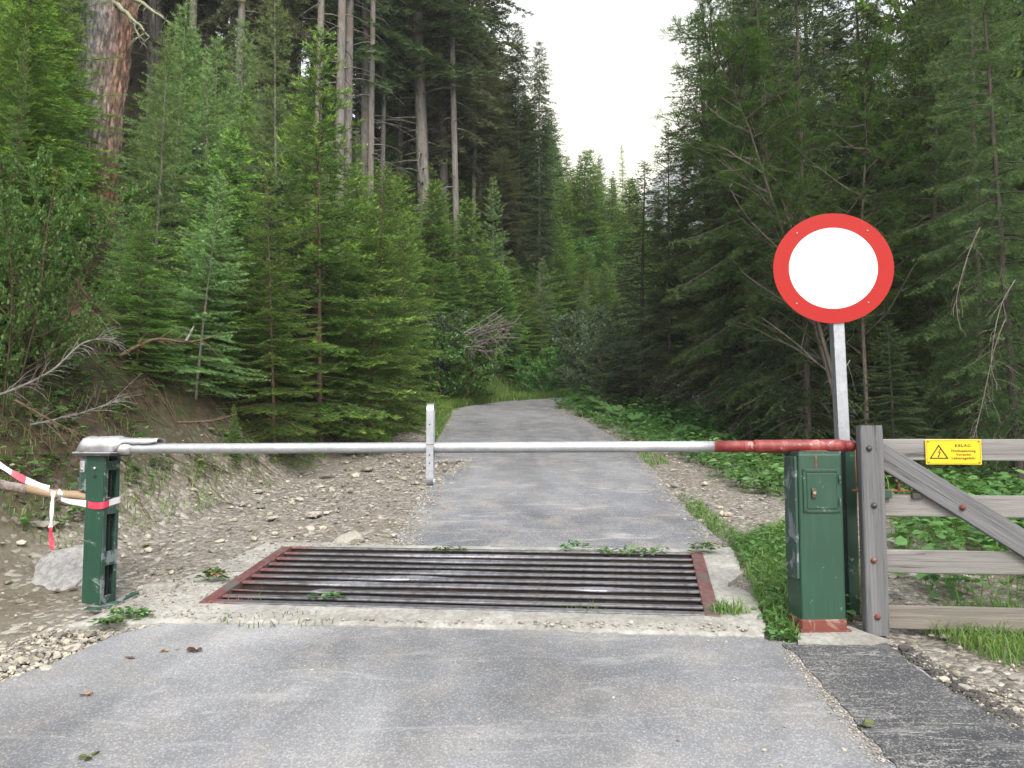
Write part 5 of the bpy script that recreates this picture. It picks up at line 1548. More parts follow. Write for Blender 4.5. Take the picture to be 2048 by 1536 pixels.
# --- far end of the valley -------------------------------------------
for i, (px, pt, Y, k) in enumerate(((1163, 308, 55, 0), (1190, 318, 58, 1), (1210, 312, 62, 0), (1140, 360, 50, 1), (1175, 350, 46, 0), (1228, 365, 60, 1), (1120, 330, 52, 0), (1290, 400, 57, 1), (1320, 380, 50, 0), (1265, 420, 70, 0))):
    tree_px('distant_spruce', FS[k], px, pt, Y, f'{"dark" if k == 0 else "narrow dark"} end of lane spruce {place(px)}', group=f'distant spruces {place(px)}', h0=20)
tree_px('distant_larch', FL[0], 1247, 290, 62, 'larch with sunlight tinted into its needles standing alone in the gap below the mountain', h0=18, wide=.8)
tree_px('distant_larch', FL[0], 1275, 400, 48, 'second sun tinted larch in the gap right of the first', h0=18, wide=.8)
for (x, y) in scatter(60, (0, 60), (42, 130), 3.2, rr, ok=lambda x, y: inview(x, y, 0) and where(x, y, 5)[0] > 1090):
    z0 = tz(x, y); px, pt = where(x, y, z0 + 17)
    lim = 340 + rr.uniform(0, 120) if px < 1400 else -999
    h = rr.uniform(14, 22)
    if where(x, y, z0 + h)[1] < lim: h = H + y * math.tan(PITCH + math.atan((768 - lim) / FPX)) - z0
    if h < 4: continue
    plant('distant_spruce', FS[rr.choice([0, 1])], ('trunk', 'crown'), x, y, h / 20 * 1.1, f'dark far valley spruce {place(px)}', 'tree', f'distant spruces {place(px)}', sz=h / 20, rnd=rr)

# --- right side ------------------------------------------------------
tree_px('grey_shrub', BU[1], 1190, 560, 20.5, 'grey green willow shrub right of the lane bend', cat='shrub', h0=2.8, parts=('stem', 'foliage'), wide=.95)
tree_px('grey_shrub', BU[1], 1235, 600, 19.0, 'second grey green willow shrub beside the large leaves', cat='shrub', h0=2.8, parts=('stem', 'foliage'), wide=.9)
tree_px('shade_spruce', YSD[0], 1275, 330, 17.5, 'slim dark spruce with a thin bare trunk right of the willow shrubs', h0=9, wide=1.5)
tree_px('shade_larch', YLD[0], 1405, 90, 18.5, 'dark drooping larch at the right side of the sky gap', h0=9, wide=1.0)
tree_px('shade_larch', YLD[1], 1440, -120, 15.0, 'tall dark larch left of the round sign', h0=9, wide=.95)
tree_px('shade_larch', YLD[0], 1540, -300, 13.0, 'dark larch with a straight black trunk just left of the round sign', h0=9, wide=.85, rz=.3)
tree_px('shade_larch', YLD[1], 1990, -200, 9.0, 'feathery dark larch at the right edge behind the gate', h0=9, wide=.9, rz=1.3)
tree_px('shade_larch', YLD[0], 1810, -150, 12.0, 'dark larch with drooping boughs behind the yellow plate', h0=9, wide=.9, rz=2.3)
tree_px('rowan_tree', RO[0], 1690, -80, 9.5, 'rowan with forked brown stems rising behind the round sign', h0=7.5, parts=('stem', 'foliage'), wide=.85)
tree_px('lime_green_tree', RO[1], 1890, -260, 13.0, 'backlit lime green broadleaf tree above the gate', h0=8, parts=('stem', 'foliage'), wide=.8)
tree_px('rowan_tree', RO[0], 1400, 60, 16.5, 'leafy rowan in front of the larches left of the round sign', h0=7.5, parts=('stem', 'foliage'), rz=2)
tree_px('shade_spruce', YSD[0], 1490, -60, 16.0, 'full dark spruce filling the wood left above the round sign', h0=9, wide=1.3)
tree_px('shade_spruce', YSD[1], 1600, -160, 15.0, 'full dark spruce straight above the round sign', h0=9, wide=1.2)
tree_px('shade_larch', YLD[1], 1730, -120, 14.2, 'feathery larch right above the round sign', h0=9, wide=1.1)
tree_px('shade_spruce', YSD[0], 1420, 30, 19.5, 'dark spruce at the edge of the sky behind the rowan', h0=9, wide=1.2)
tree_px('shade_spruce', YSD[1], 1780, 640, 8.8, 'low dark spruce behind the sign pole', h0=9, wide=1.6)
for (x, y) in scatter(34, (2.5, 16), (10, 34), 1.9, rr, ok=lambda x, y: dright(x, y) > 1.2 and inview(x, y, 150) and where(x, y, 4)[0] > 1270):
    k = rr.random(); z0 = tz(x, y); h = rr.uniform(8, 15); px, pt = where(x, y, z0 + h)
    if px < 1500:
        lim = 420 - (px - 1240) * 2.0
        if pt < lim: h = max(3, H + y * math.tan(PITCH + math.atan((768 - lim) / FPX)) - z0)
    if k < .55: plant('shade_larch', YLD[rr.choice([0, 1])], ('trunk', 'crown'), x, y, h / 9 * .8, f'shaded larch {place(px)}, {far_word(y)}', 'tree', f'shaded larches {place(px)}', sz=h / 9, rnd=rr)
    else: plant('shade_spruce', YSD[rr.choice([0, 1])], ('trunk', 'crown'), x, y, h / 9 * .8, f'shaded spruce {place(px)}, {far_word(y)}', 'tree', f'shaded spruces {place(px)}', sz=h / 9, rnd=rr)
for (x, y) in scatter(55, (6, 52), (20, 62), 2.4, rr, ok=lambda x, y: dright(x, y) > 4 and inview(x, y, 60) and where(x, y, 4)[0] > 1330):
    z0 = tz(x, y); h = rr.uniform(15, 22); px, pt = where(x, y, z0 + h)
    if px < 1500:
        lim = 430 - (px - 1240) * 2.0
        if pt < lim: h = max(4, H + y * math.tan(PITCH + math.atan((768 - lim) / FPX)) - z0)
    plant('forest_spruce', FS[rr.choice([0, 1])], ('trunk', 'crown'), x, y, h / 20, f'dark deep wood spruce {place(px)}', 'tree', f'deep wood spruces {place(px)}', sz=h / 20, rnd=rr)
print('trees', round(_t.time() - _t0, 1), len(bpy.data.objects))

# ================================================================== thick old trunk on the left
def big_trunk():
    ax = [at(170, 470, 14), at(180, 345, 14), at(192, 239, 14), at(203, 150, 14), at(221, 0, 14), at(262, -300, 14), at(292, -640, 14), at(310, -1100, 14)]
    r = [.50, .44, .41, .40, .42, .38, .28, .12]
    base = Vector((ax[0].x, ax[0].y, tz(ax[0].x, ax[0].y) - .3))
    root = thing('old_larch', base, 'very thick old trunk with scaly bark, grey on its left and reddish on its right', 'tree')
    ns, nr = 132, 300
    ys_ = np.linspace(0, 1, nr); P = np.array([tuple(p) for p in ax]); zz = P[:, 2]
    Z = np.linspace(base.z, zz[-1], nr)
    Xc = np.interp(Z, zz, P[:, 0]); Xc = np.where(Z < zz[0], P[0, 0] - (zz[0] - Z) * .05, Xc); Rr = np.interp(Z, zz, r) * np.where(Z < zz[0], 1 + (zz[0] - Z) * .25, 1)
    A = np.linspace(0, 2 * np.pi, ns, endpoint=False)
    AA, ZZ = np.meshgrid(A, Z); RR = np.repeat(Rr[:, None], ns, 1); CX = np.repeat(Xc[:, None], ns, 1)
    cx_, sy_ = np.cos(AA), np.sin(AA)
    warp = .35 * vnoise(cx_ * 2, sy_ * 2, ZZ * .9)
    n1 = np.abs(vnoise(cx_ * 5.5 + warp, sy_ * 5.5, ZZ * 1.7 + 3)); n2 = np.abs(vnoise(cx_ * 12, sy_ * 12 + warp, ZZ * 4.5 + 8)); n3 = vnoise(cx_ * 25, sy_ * 25, ZZ * 12)
    D = RR * 1.0 + .045 * np.minimum(n1 * 2.2, 1) + .022 * np.minimum(n2 * 2, 1) + .008 * n3 - .03 + .03 * vnoise(cx_ * 1.2, sy_ * 1.2, ZZ * .35)
    V = np.stack([CX + D * cx_ - base.x, P[0, 1] + D * sy_ - base.y, ZZ - base.z], -1).reshape(-1, 3)
    I = np.arange(ns * nr).reshape(nr, ns); J = np.roll(I, -1, 1)
    F = np.stack([I[:-1], J[:-1], J[1:], I[1:]], -1).reshape(-1, 4)
    me = mesh_np('trunk', V, F, M['bark_big'], smooth=True)
    o = bpy.data.objects.new('trunk', me); link(o, root)
    rnd = random.Random(8)
    for (x0, y0, x1, y1, r_) in ((228, 6, 300, 55, .05), (250, -10, 345, 30, .045), (180, 10, 120, -10, .03), (262, 40, 280, 62, .03)):
        b = MB(); a, c = at(x0, y0, 13.7), at(x1, y1, 13.1)
        pts = [a.lerp(c, i / 8) + Vector((0, 0, -.12 * (i / 8) ** 2 * 3 * .5 + rnd.uniform(-.025, .025))) for i in range(9)]
        b.tube(pts, [r_ * (1 - .75 * i / 8) for i in range(9)], 7)
        for k in range(9):
            q = pts[rnd.randint(2, 8)]; d = Vector((rnd.uniform(-.4, .8), rnd.uniform(-.8, .3), rnd.uniform(-.9, .1))); b.tube([q, q + d * .2 + Vector((0, 0, .03)), q + d * .42], [.009, .006, .003], 4)
        ob = b.build('dead_limb', M['lichen'], root, smooth=True)
M['lichen'] = m_bark('lichen_crusted_wood', (.20, .21, .14), (.36, .37, .25), (.28, .27, .2), 14)
big_trunk()

# ================================================================== ground cover, grass, stones
def in_poly_pts(poly, n, rng):
    xs = [p[0] for p in poly]; ys_ = [p[1] for p in poly]; out = []
    got = 0
    for _ in range(30):
        X = rng.uniform(min(xs), max(xs), n); Y = rng.uniform(min(ys_), max(ys_), n)
        m = inside(X, Y, poly); out.append(np.stack([X[m], Y[m]], 1)); got += m.sum()
        if got >= n: break
    return np.concatenate(out)[:n]

def leaf_tris(P, out, size, rng, wide=.36, curl=.1, notch=False):
    n = len(P)
    out = out / (np.linalg.norm(out, axis=1)[:, None] + 1e-9)
    up = rng.normal(0, .3, (n, 3)) + np.array([0, 0, 1.0]); w = np.cross(out, up); w /= np.linalg.norm(w, axis=1)[:, None] + 1e-9
    nn = np.cross(w, out); sz = size[:, None]
    b0 = P
    a1 = b0 + out * sz * .30 + w * sz * wide + nn * sz * curl; a2 = b0 + out * sz * .72 + w * sz * wide * .8 + nn * sz * curl * .6; tip = b0 + out * sz - nn * sz * curl
    a3 = b0 + out * sz * .72 - w * sz * wide * .8 + nn * sz * curl * .6; a4 = b0 + out * sz * .30 - w * sz * wide + nn * sz * curl
    V = np.stack([b0, a1, a2, b0, a2, tip, b0, tip, a3, b0, a3, a4], 1).reshape(-1, 3)
    return V, np.repeat(rng.random(n), 4)

def herb_cover(name, regs, label_kind, mat, seed):
    """regs: (poly, plants, height, leaf, leaves per plant, jitter)"""
    rng = np.random.default_rng(seed); Vs, Ts = [], []
    for poly, n, hgt, leaf, per in regs:
        XY = in_poly_pts(poly, n, rng)
        dens = vnoise(XY[:, 0] * 1.3, XY[:, 1] * 1.3, seed) + .25; XY = XY[dens > rng.uniform(-.6, .3, len(XY))]
        n = len(XY); z = terrain_raw(XY[:, 0], XY[:, 1])
        hh = hgt * (.45 + .8 * rng.random(n)) * (1 + .35 * vnoise(XY[:, 0] * .8, XY[:, 1] * .8, 3))
        for k in range(per):
            f = (k + rng.random(n)) / per
            a = rng.uniform(0, 6.28, n)
            out = np.stack([np.cos(a), np.sin(a), rng.uniform(-.35, .5, n)], 1)
            P = np.stack([XY[:, 0], XY[:, 1], z + hh * (.2 + .8 * f)], 1) + out * leaf * .3 + rng.normal(0, leaf * .3, (n, 3))
            V, T = leaf_tris(P, out, leaf * (.6 + .7 * rng.random(n)), rng)
            Vs.append(V); Ts.append(np.clip(T * .6 + np.repeat(f, 4) * .35, 0, 1))
        # stalks
        lean = rng.normal(0, .15, (n, 2)) * hh[:, None]
        b0 = np.stack([XY[:, 0], XY[:, 1], z], 1); tp = b0 + np.stack([lean[:, 0], lean[:, 1], hh], 1); w = np.array([.003, .002, 0])
        Vs.append(np.stack([b0 - w, b0 + w, tp], 1).reshape(-1, 3)); Ts.append(np.full(n, .3))
    V = np.concatenate(Vs); T = np.concatenate(Ts)
    me = mesh_np(name, V, np.arange(len(V)).reshape(-1, 3), mat, tint=T)
    o = bpy.data.objects.new(name, me); link(o); tag(o, label_kind, None, None, 'stuff'); return o

def grass_cover(name, regs, label, seed, mat=None):
    rng = np.random.default_rng(seed); Vs, Ts = [], []
    for poly, n, hgt, wd in regs:
        if callable(poly): XY = poly(n, rng)
        else: XY = in_poly_pts(poly, n, rng)
        if n > 700:
            dens = vnoise(XY[:, 0] * 1.9, XY[:, 1] * 1.9, seed) + vnoise(XY[:, 0] * 5, XY[:, 1] * 5, seed) * .5 + .3; XY = XY[dens > rng.uniform(-.5, .3, len(XY))]
        n = len(XY); z = terrain_raw(XY[:, 0], XY[:, 1])
        h = hgt * (.4 + .9 * rng.random(n)); a = rng.uniform(0, 6.28, n); ln = rng.uniform(.1, .7, n)
        d = np.stack([np.cos(a) * ln, np.sin(a) * ln, np.ones(n)], 1); w = np.stack([-np.sin(a), np.cos(a), np.zeros(n)], 1) * (wd * .5) * (.6 + .8 * rng.random(n))[:, None]
        b0 = np.stack([XY[:, 0], XY[:, 1], z - .01], 1); m = b0 + d * (h * .55)[:, None]; d2 = d * np.array([2.2, 2.2, .55]); tip = m + d2 * (h * .5)[:, None]
        Vs.append(np.stack([b0 - w, b0 + w, m + w * .8, b0 - w, m + w * .8, m - w * .8, m - w * .8, m + w * .8, tip], 1).reshape(-1, 3)); Ts.append(np.repeat(rng.random(n), 3))
    V = np.concatenate(Vs); T = np.concatenate(Ts)
    me = mesh_np(name, V, np.arange(len(V)).reshape(-1, 3), mat or M['grass'], tint=T)
    o = bpy.data.objects.new(name, me); link(o); tag(o, label, None, None, 'stuff'); return o

G = lambda L: [gp(*p) for p in L]
regA = G([(1352, 990), (1395, 1000), (1470, 1062), (1540, 1108), (1582, 1200), (1592, 1292), (1545, 1288), (1512, 1192), (1490, 1150), (1455, 1092), (1385, 1035)])
regA2 = G([(1470, 1085), (1600, 1040), (1600, 1292), (1548, 1288), (1505, 1175)])
regB = G([(1108, 812), (1160, 800), (1260, 806), (1330, 822), (1480, 850), (1640, 880), (1640, 1010), (1570, 1005), (1480, 985), (1400, 930), (1320, 905), (1240, 880), (1190, 850), (1150, 830)])
regC = G([(1140, 802), (1160, 792), (1300, 800), (1420, 815), (1640, 850), (1640, 885), (1480, 868), (1350, 850), (1240, 830)])
regD = G([(1775, 1010), (1790, 920), (2500, 920), (2700, 1200), (2048, 1215), (1860, 1205), (1790, 1130)])
regD2 = G([(1840, 1262), (1900, 1215), (2700, 1225), (2700, 1330), (2048, 1345), (1930, 1300)])
regE = G([(905, 817), (1000, 805), (1140, 795), (1145, 788), (1010, 792), (880, 800), (790, 828), (745, 870), (770, 880), (830, 850), (868, 850)])
regE2 = G([(862, 905), (885, 862), (905, 826), (893, 824), (868, 860), (846, 905)])
regF = G([(1590, 1225), (1720, 1110), (1760, 1110), (1770, 1240), (1700, 1240)])
regR = G([(1255, 900), (1300, 905), (1345, 930), (1300, 935)])
regFar = [Vector(p) for p in ((2.2, 16, 0), (4, 14, 0), (12, 10, 0), (22, 30, 0), (14, 34, 0), (7, 22, 0))]
herb_cover('undergrowth', [(regB, 1500, .20, .085, 5), (regC, 900, .42, .11, 7), (regD, 1700, .26, .085, 6), (regA, 300, .045, .028, 3), (regA2, 420, .09, .036, 5), (regF, 60, .15, .06, 5), (regFar, 2600, .35, .13, 4)],
           'low leafy undergrowth covering the ground right of the lane and behind the gate', M['herb'], 11)
grass_cover('grass', [(regA, 2600, .065, .0045), (regA2, 2600, .12, .0055), (regB, 3200, .16, .008), (regD2, 7000, .11, .006), (regD, 2200, .30, .008), (regE, 15000, .25, .014), (regE2, 2500, .12, .009), (regR, 350, .10, .008), (regF, 300, .1, .006)],
            'short green grass on the verges and below the gate', 12)
# sparse plants on the clay bank
def bank_pts(n, rng):
    X = rng.uniform(-7.5, -2.2, n * 12); Y = rng.uniform(3.4, 15, n * 12); d = sdist(X, Y, FOOT)
    c = vnoise(X * 1.1, Y * 1.1, 4) + .6 * vnoise(X * 3, Y * 3, 7)
    m = (d > .1) & (d < 3.2) & (c > .25) ; return np.stack([X[m], Y[m]], 1)[:n]
rngb = np.random.default_rng(5)
grass_cover('bank_grass', [(bank_pts, 6500, .14, .006)], 'thin tufts of grass on the clay bank left of the lane', 13)
def bank_herbs():
    rng = np.random.default_rng(21); Vs, Ts = [], []
    XY = np.concatenate([bank_pts(900, rng), np.stack([rng.uniform(-9, -3.6, 1200), rng.uniform(4.5, 12, 1200)], 1)]); d = sdist(XY[:, 0], XY[:, 1], FOOT); XY = XY[d > .35]
    n = len(XY); z = terrain_raw(XY[:, 0], XY[:, 1]); hh = rng.uniform(.05, .30, n)
    for k in range(5):
        a = rng.uniform(0, 6.28, n); out = np.stack([np.cos(a), np.sin(a), rng.uniform(-.3, .5, n)], 1)
        P = np.stack([XY[:, 0], XY[:, 1], z + hh * (.3 + .15 * k)], 1) + rng.normal(0, .02, (n, 3)); V, T = leaf_tris(P, out, .06 * (.5 + rng.random(n)), rng); Vs.append(V); Ts.append(T)
    V = np.concatenate(Vs); me = mesh_np('bank_plants', V, np.arange(len(V)).reshape(-1, 3), M['herb'], tint=np.concatenate(Ts))
    o = bpy.data.objects.new('bank_plants', me); link(o); tag(o, 'scattered small leafy plants under the trees of the left bank', None, None, 'stuff')
bank_herbs()

# small weeds and grass tufts growing in the cattle grid and along the kerb
def tuft(px, py, n, h, spread, label, leafy_=False, up=0.0, name='grass_tuft'):
    rng = np.random.default_rng(int(px * 3 + py)); c = gp(px, py)
    a = rng.uniform(0, 6.28, n); r_ = spread * np.sqrt(rng.random(n)); X = c.x + np.cos(a) * r_ * 1.6; Y = c.y + np.sin(a) * r_ * .5
    z = S * Y + up; Vs = []; Ts = []
    hh = h * (.4 + .8 * rng.random(n)); a2 = rng.uniform(0, 6.28, n); ln = rng.uniform(.1, .8, n)
    d = np.stack([np.cos(a2) * ln, np.sin(a2) * ln, np.ones(n)], 1); w = np.stack([-np.sin(a2), np.cos(a2), 0 * a2], 1) * .003
    b0 = np.stack([X, Y, z], 1); m = b0 + d * (hh * .6)[:, None]; tip = m + d * np.array([2, 2, .5]) * (hh * .45)[:, None]
    V = np.stack([b0 - w, b0 + w, m + w, b0 - w, m + w, m - w, m - w, m + w, tip], 1).reshape(-1, 3); T = np.repeat(rng.random(n), 3)
    mats = M['grass']
    if leafy_:
        out = np.stack([np.cos(a2), np.sin(a2), rng.uniform(-.2, .5, n)], 1); V, T = leaf_tris(b0 + np.stack([0 * X, 0 * X, hh], 1), out, .035 * (.6 + .7 * rng.random(n)), rng); mats = M['herb']
    V = V - np.array(tuple(c))
    me = mesh_np(name, V, np.arange(len(V)).reshape(-1, 3), mats, tint=T)
    o = bpy.data.objects.new(name, me); link(o); o.location = c; tag(o, label, 'grass tuft' if not leafy_ else 'weed')
tuft(1170, 1228, 60, .10, .07, 'grass tuft growing up through the front of the cattle grid right of its middle', up=-.03)
tuft(655, 1210, 34, .05, .07, 'small leafy weed growing through the front of the cattle grid on its left half', True, up=.01, name='weed')
tuft(1460, 1238, 120, .10, .07, 'bright grass tuft at the front right corner of the cattle grid', up=.03)
tuft(1150, 1112, 50, .06, .07, 'leafy weed on the back edge of the cattle grid right of its middle', True, up=.03, name='weed')
tuft(1265, 1113, 150, .05, .17, 'long row of leafy weeds along the back edge of the cattle grid', True, up=.0, name='weed')
tuft(1410, 1116, 70, .06, .08, 'leafy weed at the back right corner of the cattle grid', True, up=.03, name='weed')
tuft(895, 1112, 40, .035, .10, 'small weed on the back edge of the cattle grid left of its middle', True, up=.02, name='weed')
tuft(425, 1175, 90, .06, .07, 'green weed beside the left red side of the cattle grid', True, up=.04, name='weed')
tuft(262, 1247, 80, .05, .07, 'green weed in the gravel below the open green post', True, up=.02, name='weed')
tuft(218, 1262, 60, .04, .05, 'small weed left of the larger one in the gravel', True, up=.02, name='weed')
tuft(560, 1250, 70, .04, .22, 'thin grass blades in the joint before the cattle grid', up=.02)
tuft(450, 1208, 40, .06, .14, 'thin grass blades at the front left corner of the cattle grid', up=.0)

# pebbles
ICO = None
def ico():
    bm = bmesh.new(); bmesh.ops.create_icosphere(bm, subdivisions=1, radius=1.0); V = np.array([tuple(v.co) for v in bm.verts]); F = np.array([[v.index for v in f.verts] for f in bm.faces]); bm.free(); return V, F
IV, IF = ico()
def pebbles(name, XY, size, label, seed, mat):
    rng = np.random.default_rng(seed); n = len(XY); z = terrain_raw(XY[:, 0], XY[:, 1])
    s_ = size[:, None] * rng.uniform(.55, 1.25, (n, 3)) * np.array([1, 1, .6])
    a = rng.uniform(0, 6.28, n); ca, sa = np.cos(a), np.sin(a)
    V = IV[None] * (1 + rng.uniform(-.28, .28, (n, len(IV)))[:, :, None]) * s_[:, None, :]
    V = np.stack([V[..., 0] * ca[:, None] - V[..., 1] * sa[:, None], V[..., 0] * sa[:, None] + V[..., 1] * ca[:, None], V[..., 2]], -1)
    V = V + np.stack([XY[:, 0], XY[:, 1], z + size * .15], 1)[:, None, :]
    F = IF[None] + (np.arange(n) * len(IV))[:, None, None]
    T = np.repeat(rng.random(n), len(IF))
    me = mesh_np(name, V.reshape(-1, 3), F.reshape(-1, 3), mat, tint=T)
    o = bpy.data.objects.new(name, me); link(o); tag(o, label, None, None, 'stuff')
rng = np.random.default_rng(31)
X = rng.uniform(-5, 3.4, 60000); Y = 2.4 + 16 * rng.random(60000) ** 1.5
dl = sdist(X, Y, FOOT); dr = -sdist(X, Y, RIGHT)
m = ~(inside(X, Y, far_poly) | inside(X, Y, near_poly) | inside(X, Y, [grow(p, .3) for p in (G_FL, G_FR, G_BR, G_BL)]) | inside(X, Y, patch_poly)) & (dl < .9) & (dr < .3)
dens = np.clip(.75 - np.maximum(dl, 0) * .5 + .6 * vnoise(X * 1.3, Y * 1.3, 2), 0.03, 1) * np.clip(1 - Y / 26, .2, 1) * np.where(X > 0, .55, 1)
m &= rng.random(60000) < dens * .36
XY = np.stack([X[m], Y[m]], 1); size = np.exp(rng.normal(math.log(.0085), .6, len(XY))); size = np.minimum(size, .045) * np.clip(.8 + XY[:, 1] / 14, 1, 2)
pebbles('pebbles', XY[:8000], size[:8000], 'loose pebbles strewn over the dirt verges of the lane', 41, M['rock'])
# pale gravel washed against the near tarmac edge
ed = G([(0, 1378), (90, 1340), (185, 1298), (260, 1270), (340, 1250), (330, 1200), (120, 1255), (0, 1290), (-200, 1330), (-200, 1480)])
XY = in_poly_pts(ed, 2600, rng); pebbles('gravel', XY, np.exp(rng.normal(math.log(.0085), .45, len(XY))), 'pale loose gravel along the left edge of the near tarmac', 42, M['rock'])
ed = G([(1768, 1290), (1845, 1352), (2048, 1480), (2300, 1600), (2300, 1420), (2048, 1390), (1900, 1330), (1830, 1290)])
XY = in_poly_pts(ed, 900, rng); pebbles('gravel', XY, np.exp(rng.normal(math.log(.0062), .5, len(XY))), 'pale loose gravel beside the dark tarmac strip', 43, M['rock'])
M['tarstone'] = m_rock('tarry_gravel', (.035, .034, .036), (.08, .078, .08))
ed = G([(1768, 1290), (1845, 1352), (2048, 1480), (2048, 1440), (1900, 1345), (1830, 1300)])
XY = in_poly_pts(ed, 1300, rng); pebbles('tar_crumbs', XY, np.exp(rng.normal(math.log(.0065), .5, len(XY))), 'dark tarmac crumbs along the right edge of the dark strip', 48, M['tarstone'])
# grit spilling over both edges of the lane beyond the grid
pp_ = []
for i in range(2600):
    L_ = far_left[:16] if rng.random() < .6 else far_right[:13]; k = rng.integers(0, len(L_) - 1); q = L_[k].lerp(L_[k + 1], rng.random()); sgn = 1 if L_[0].x < 0 else -1
    pp_.append((q.x + sgn * abs(rng.normal(0, .10)), q.y + rng.normal(0, .05)))
XYe = np.array(pp_)
# crumbs on the tarmac joint
seam = [gp(1585, 1310), gp(1640, 1372), gp(1700, 1440), gp(1790, 1536)]
pp_ = []
for i in range(520):
    k = rng.integers(0, 3); q = seam[k].lerp(seam[k + 1], rng.random()); pp_.append((q.x - abs(rng.normal(0, .035)), q.y + rng.normal(0, .02)))
XY = np.array(pp_)
def crumbs(name, XY, size, label, seed, mat, up):
    global terrain_raw
    keep = terrain_raw; terrain_raw = lambda X, Y: S * np.asarray(Y) + up
    pebbles(name, XY, size, label, seed, mat); terrain_raw = keep
crumbs('grit', XY, np.exp(rng.normal(math.log(.0045), .35, len(XY))), 'pale grit lining the joint between the old tarmac and the dark strip', 44, M['rock'], .014)
XY = in_poly_pts(near_poly, 40000, rng); XY = XY[(XY[:, 1] > 2.4)][:260]; crumbs('grit', XY, np.exp(rng.normal(math.log(.004), .4, len(XY))), 'scattered grit on the near tarmac', 45, M['rock'], .014)
kx = G([(185, 1238), (500, 1112), (530, 1094), (800, 1100), (560, 1106), (395, 1218), (520, 1250), (1520, 1278), (1500, 1262), (900, 1252), (330, 1250)])
crumbs('grit', XYe, np.exp(rng.normal(math.log(.008), .4, len(XYe))), 'loose grit spilling over the edges of the lane beyond the cattle grid', 47, M['rock'], .014)
XY = in_poly_pts(kx, 800, rng); crumbs('grit', XY, np.exp(rng.normal(math.log(.006), .45, len(XY))), 'scattered grit lying on the concrete round the cattle grid', 46, M['rock'], .036)

# single stones
def stone_mesh(seed, flat=.6, sub=2, rough_=.22):
    bm = bmesh.new(); bmesh.ops.create_icosphere(bm, subdivisions=sub, radius=1.0)
    P = np.array([tuple(v.co) for v in bm.verts]); nn = vnoise(P[:, 0] * 1.3 + seed * 9, P[:, 1] * 1.3, P[:, 2] * 1.3); n2 = vnoise(P[:, 0] * 3.1 + seed * 5, P[:, 1] * 3.1, P[:, 2] * 3.1)
    for v, a, b_ in zip(bm.verts, nn, n2):
        v.co *= 1 + rough_ * 1.6 * a + rough_ * .5 * b_; v.co.z = max(-.4, min(v.co.z * flat, .5 * flat + .3 * v.co.z * flat))
    me = bpy.data.meshes.new('stone'); bm.to_mesh(me); bm.free(); me.materials.append(M['rock'])
    a = me.attributes.new('tint', 'FLOAT', 'FACE'); a.data.foreach_set('value', [.3] * len(me.polygons)); me.update(); return me
SM = [stone_mesh(i, .5 + .12 * (i % 3)) for i in range(5)]
def stone(px, py, wpx, label, kind=0, group=None, mat=None):
    p = gp(px, py); z = tz(p.x, p.y)
    # walk along the ray to the terrain
    d = ray(px, py)
    for i in range(400):
        q = Vector((0, 0, H)) + d * (2.5 + i * .05)
        if q.z < tz(q.x, q.y): break
    r_ = wpx / FPX * q.y / 2
    o = bpy.data.objects.new('stone', SM[kind % 5]); link(o); o.location = (q.x, q.y, tz(q.x, q.y) + r_ * .1); rr_ = random.Random(int(px + py)); o.rotation_euler = (rr_.uniform(-.2, .2), rr_.uniform(-.2, .2), rr_.uniform(0, 6)); o.scale = (r_, r_ * rr_.uniform(.7, 1), r_ * rr_.uniform(.6, .9))
    tag(o, label, 'stone', group)
for i, (px, py, w_, lb_) in enumerate(((342, 1065, 10, 'small white stone on the grey clay bank right of the open post'), (712, 893, 16, 'pale stone in the ditch left of the strap loop'), (655, 957, 24, 'round pale stone in the ditch below the boom'),
    (640, 975, 20, 'flat buff stone in the ditch below the boom'), (628, 1030, 26, 'long pale stone near the foot of the clay bank'), (690, 925, 20, 'whitish stone between the bank and the strap loop'), (735, 940, 22, 'grey stone just left of the strap loop'),
    (700, 1085, 46, 'flat pale slab of stone behind the left half of the cattle grid'), (515, 986, 18, 'bluish stone on the clay bank'), (575, 1075, 24, 'buff stone behind the back left corner of the cattle grid'), (440, 1085, 18, 'small white stone behind the kerb, left of the cattle grid'),
    (545, 1038, 22, 'speckled stone at the foot of the clay bank'), (288, 1190, 20, 'round grey stone beside the kerb block'), (178, 1345, 18, 'pale stone at the left edge of the near tarmac'), (140, 1305, 34, 'broad yellowish stone in the loose gravel at the left'),
    (95, 1345, 28, 'yellowish stone lowest in the loose gravel at the left'), (180, 1275, 20, 'dark stone in the loose gravel at the left'), (40, 1205, 16, 'whitish stone in the mud left of the open post'), (1440, 1240, 8, 'tiny white stone at the front right corner of the cattle grid'),
    (1592, 1262, 16, 'white stone at the left foot of the closed green post'), (1604, 1272, 9, 'small white pebble against the closed green post'), (2030, 1366, 18, 'grey stone on the dirt at the right edge'), (1930, 1378, 22, 'flat grey stone beside the dark tarmac strip'),
    (1785, 1155, 14, 'cream stone seen between the two lower gate rails'), (672, 905, 14, 'small pale stone high in the ditch'), (600, 1000, 16, 'brown stone in the ditch under the boom'), (760, 965, 16, 'small grey stone at the tarmac edge below the strap loop'), (620, 1060, 18, 'cream stone in the gravel behind the cattle grid'))):
    stone(px, py, w_ * 1.25, lb_, i)

# pale slab of rock beside the open post
p = gp(128, 1150)
me = stone_mesh(3, .5, 4, .30); me.materials.clear(); me.materials.append(M['rock_grey'])
o = bpy.data.objects.new('boulder', me); link(o); o.location = (p.x, p.y, tz(p.x, p.y) + .02); o.scale = (.19, .29, .095); o.rotation_euler = (R(26), R(-12), R(15)); tag(o, 'large pale grey slab of rock in the mud beside the open green post', 'boulder')
p = gp(85, 1105); o = bpy.data.objects.new('stone', SM[1]); link(o); o.location = (p.x, p.y, tz(p.x, p.y)); o.scale = (.14, .08, .05); tag(o, 'flat brown stone behind the large pale slab', 'stone')
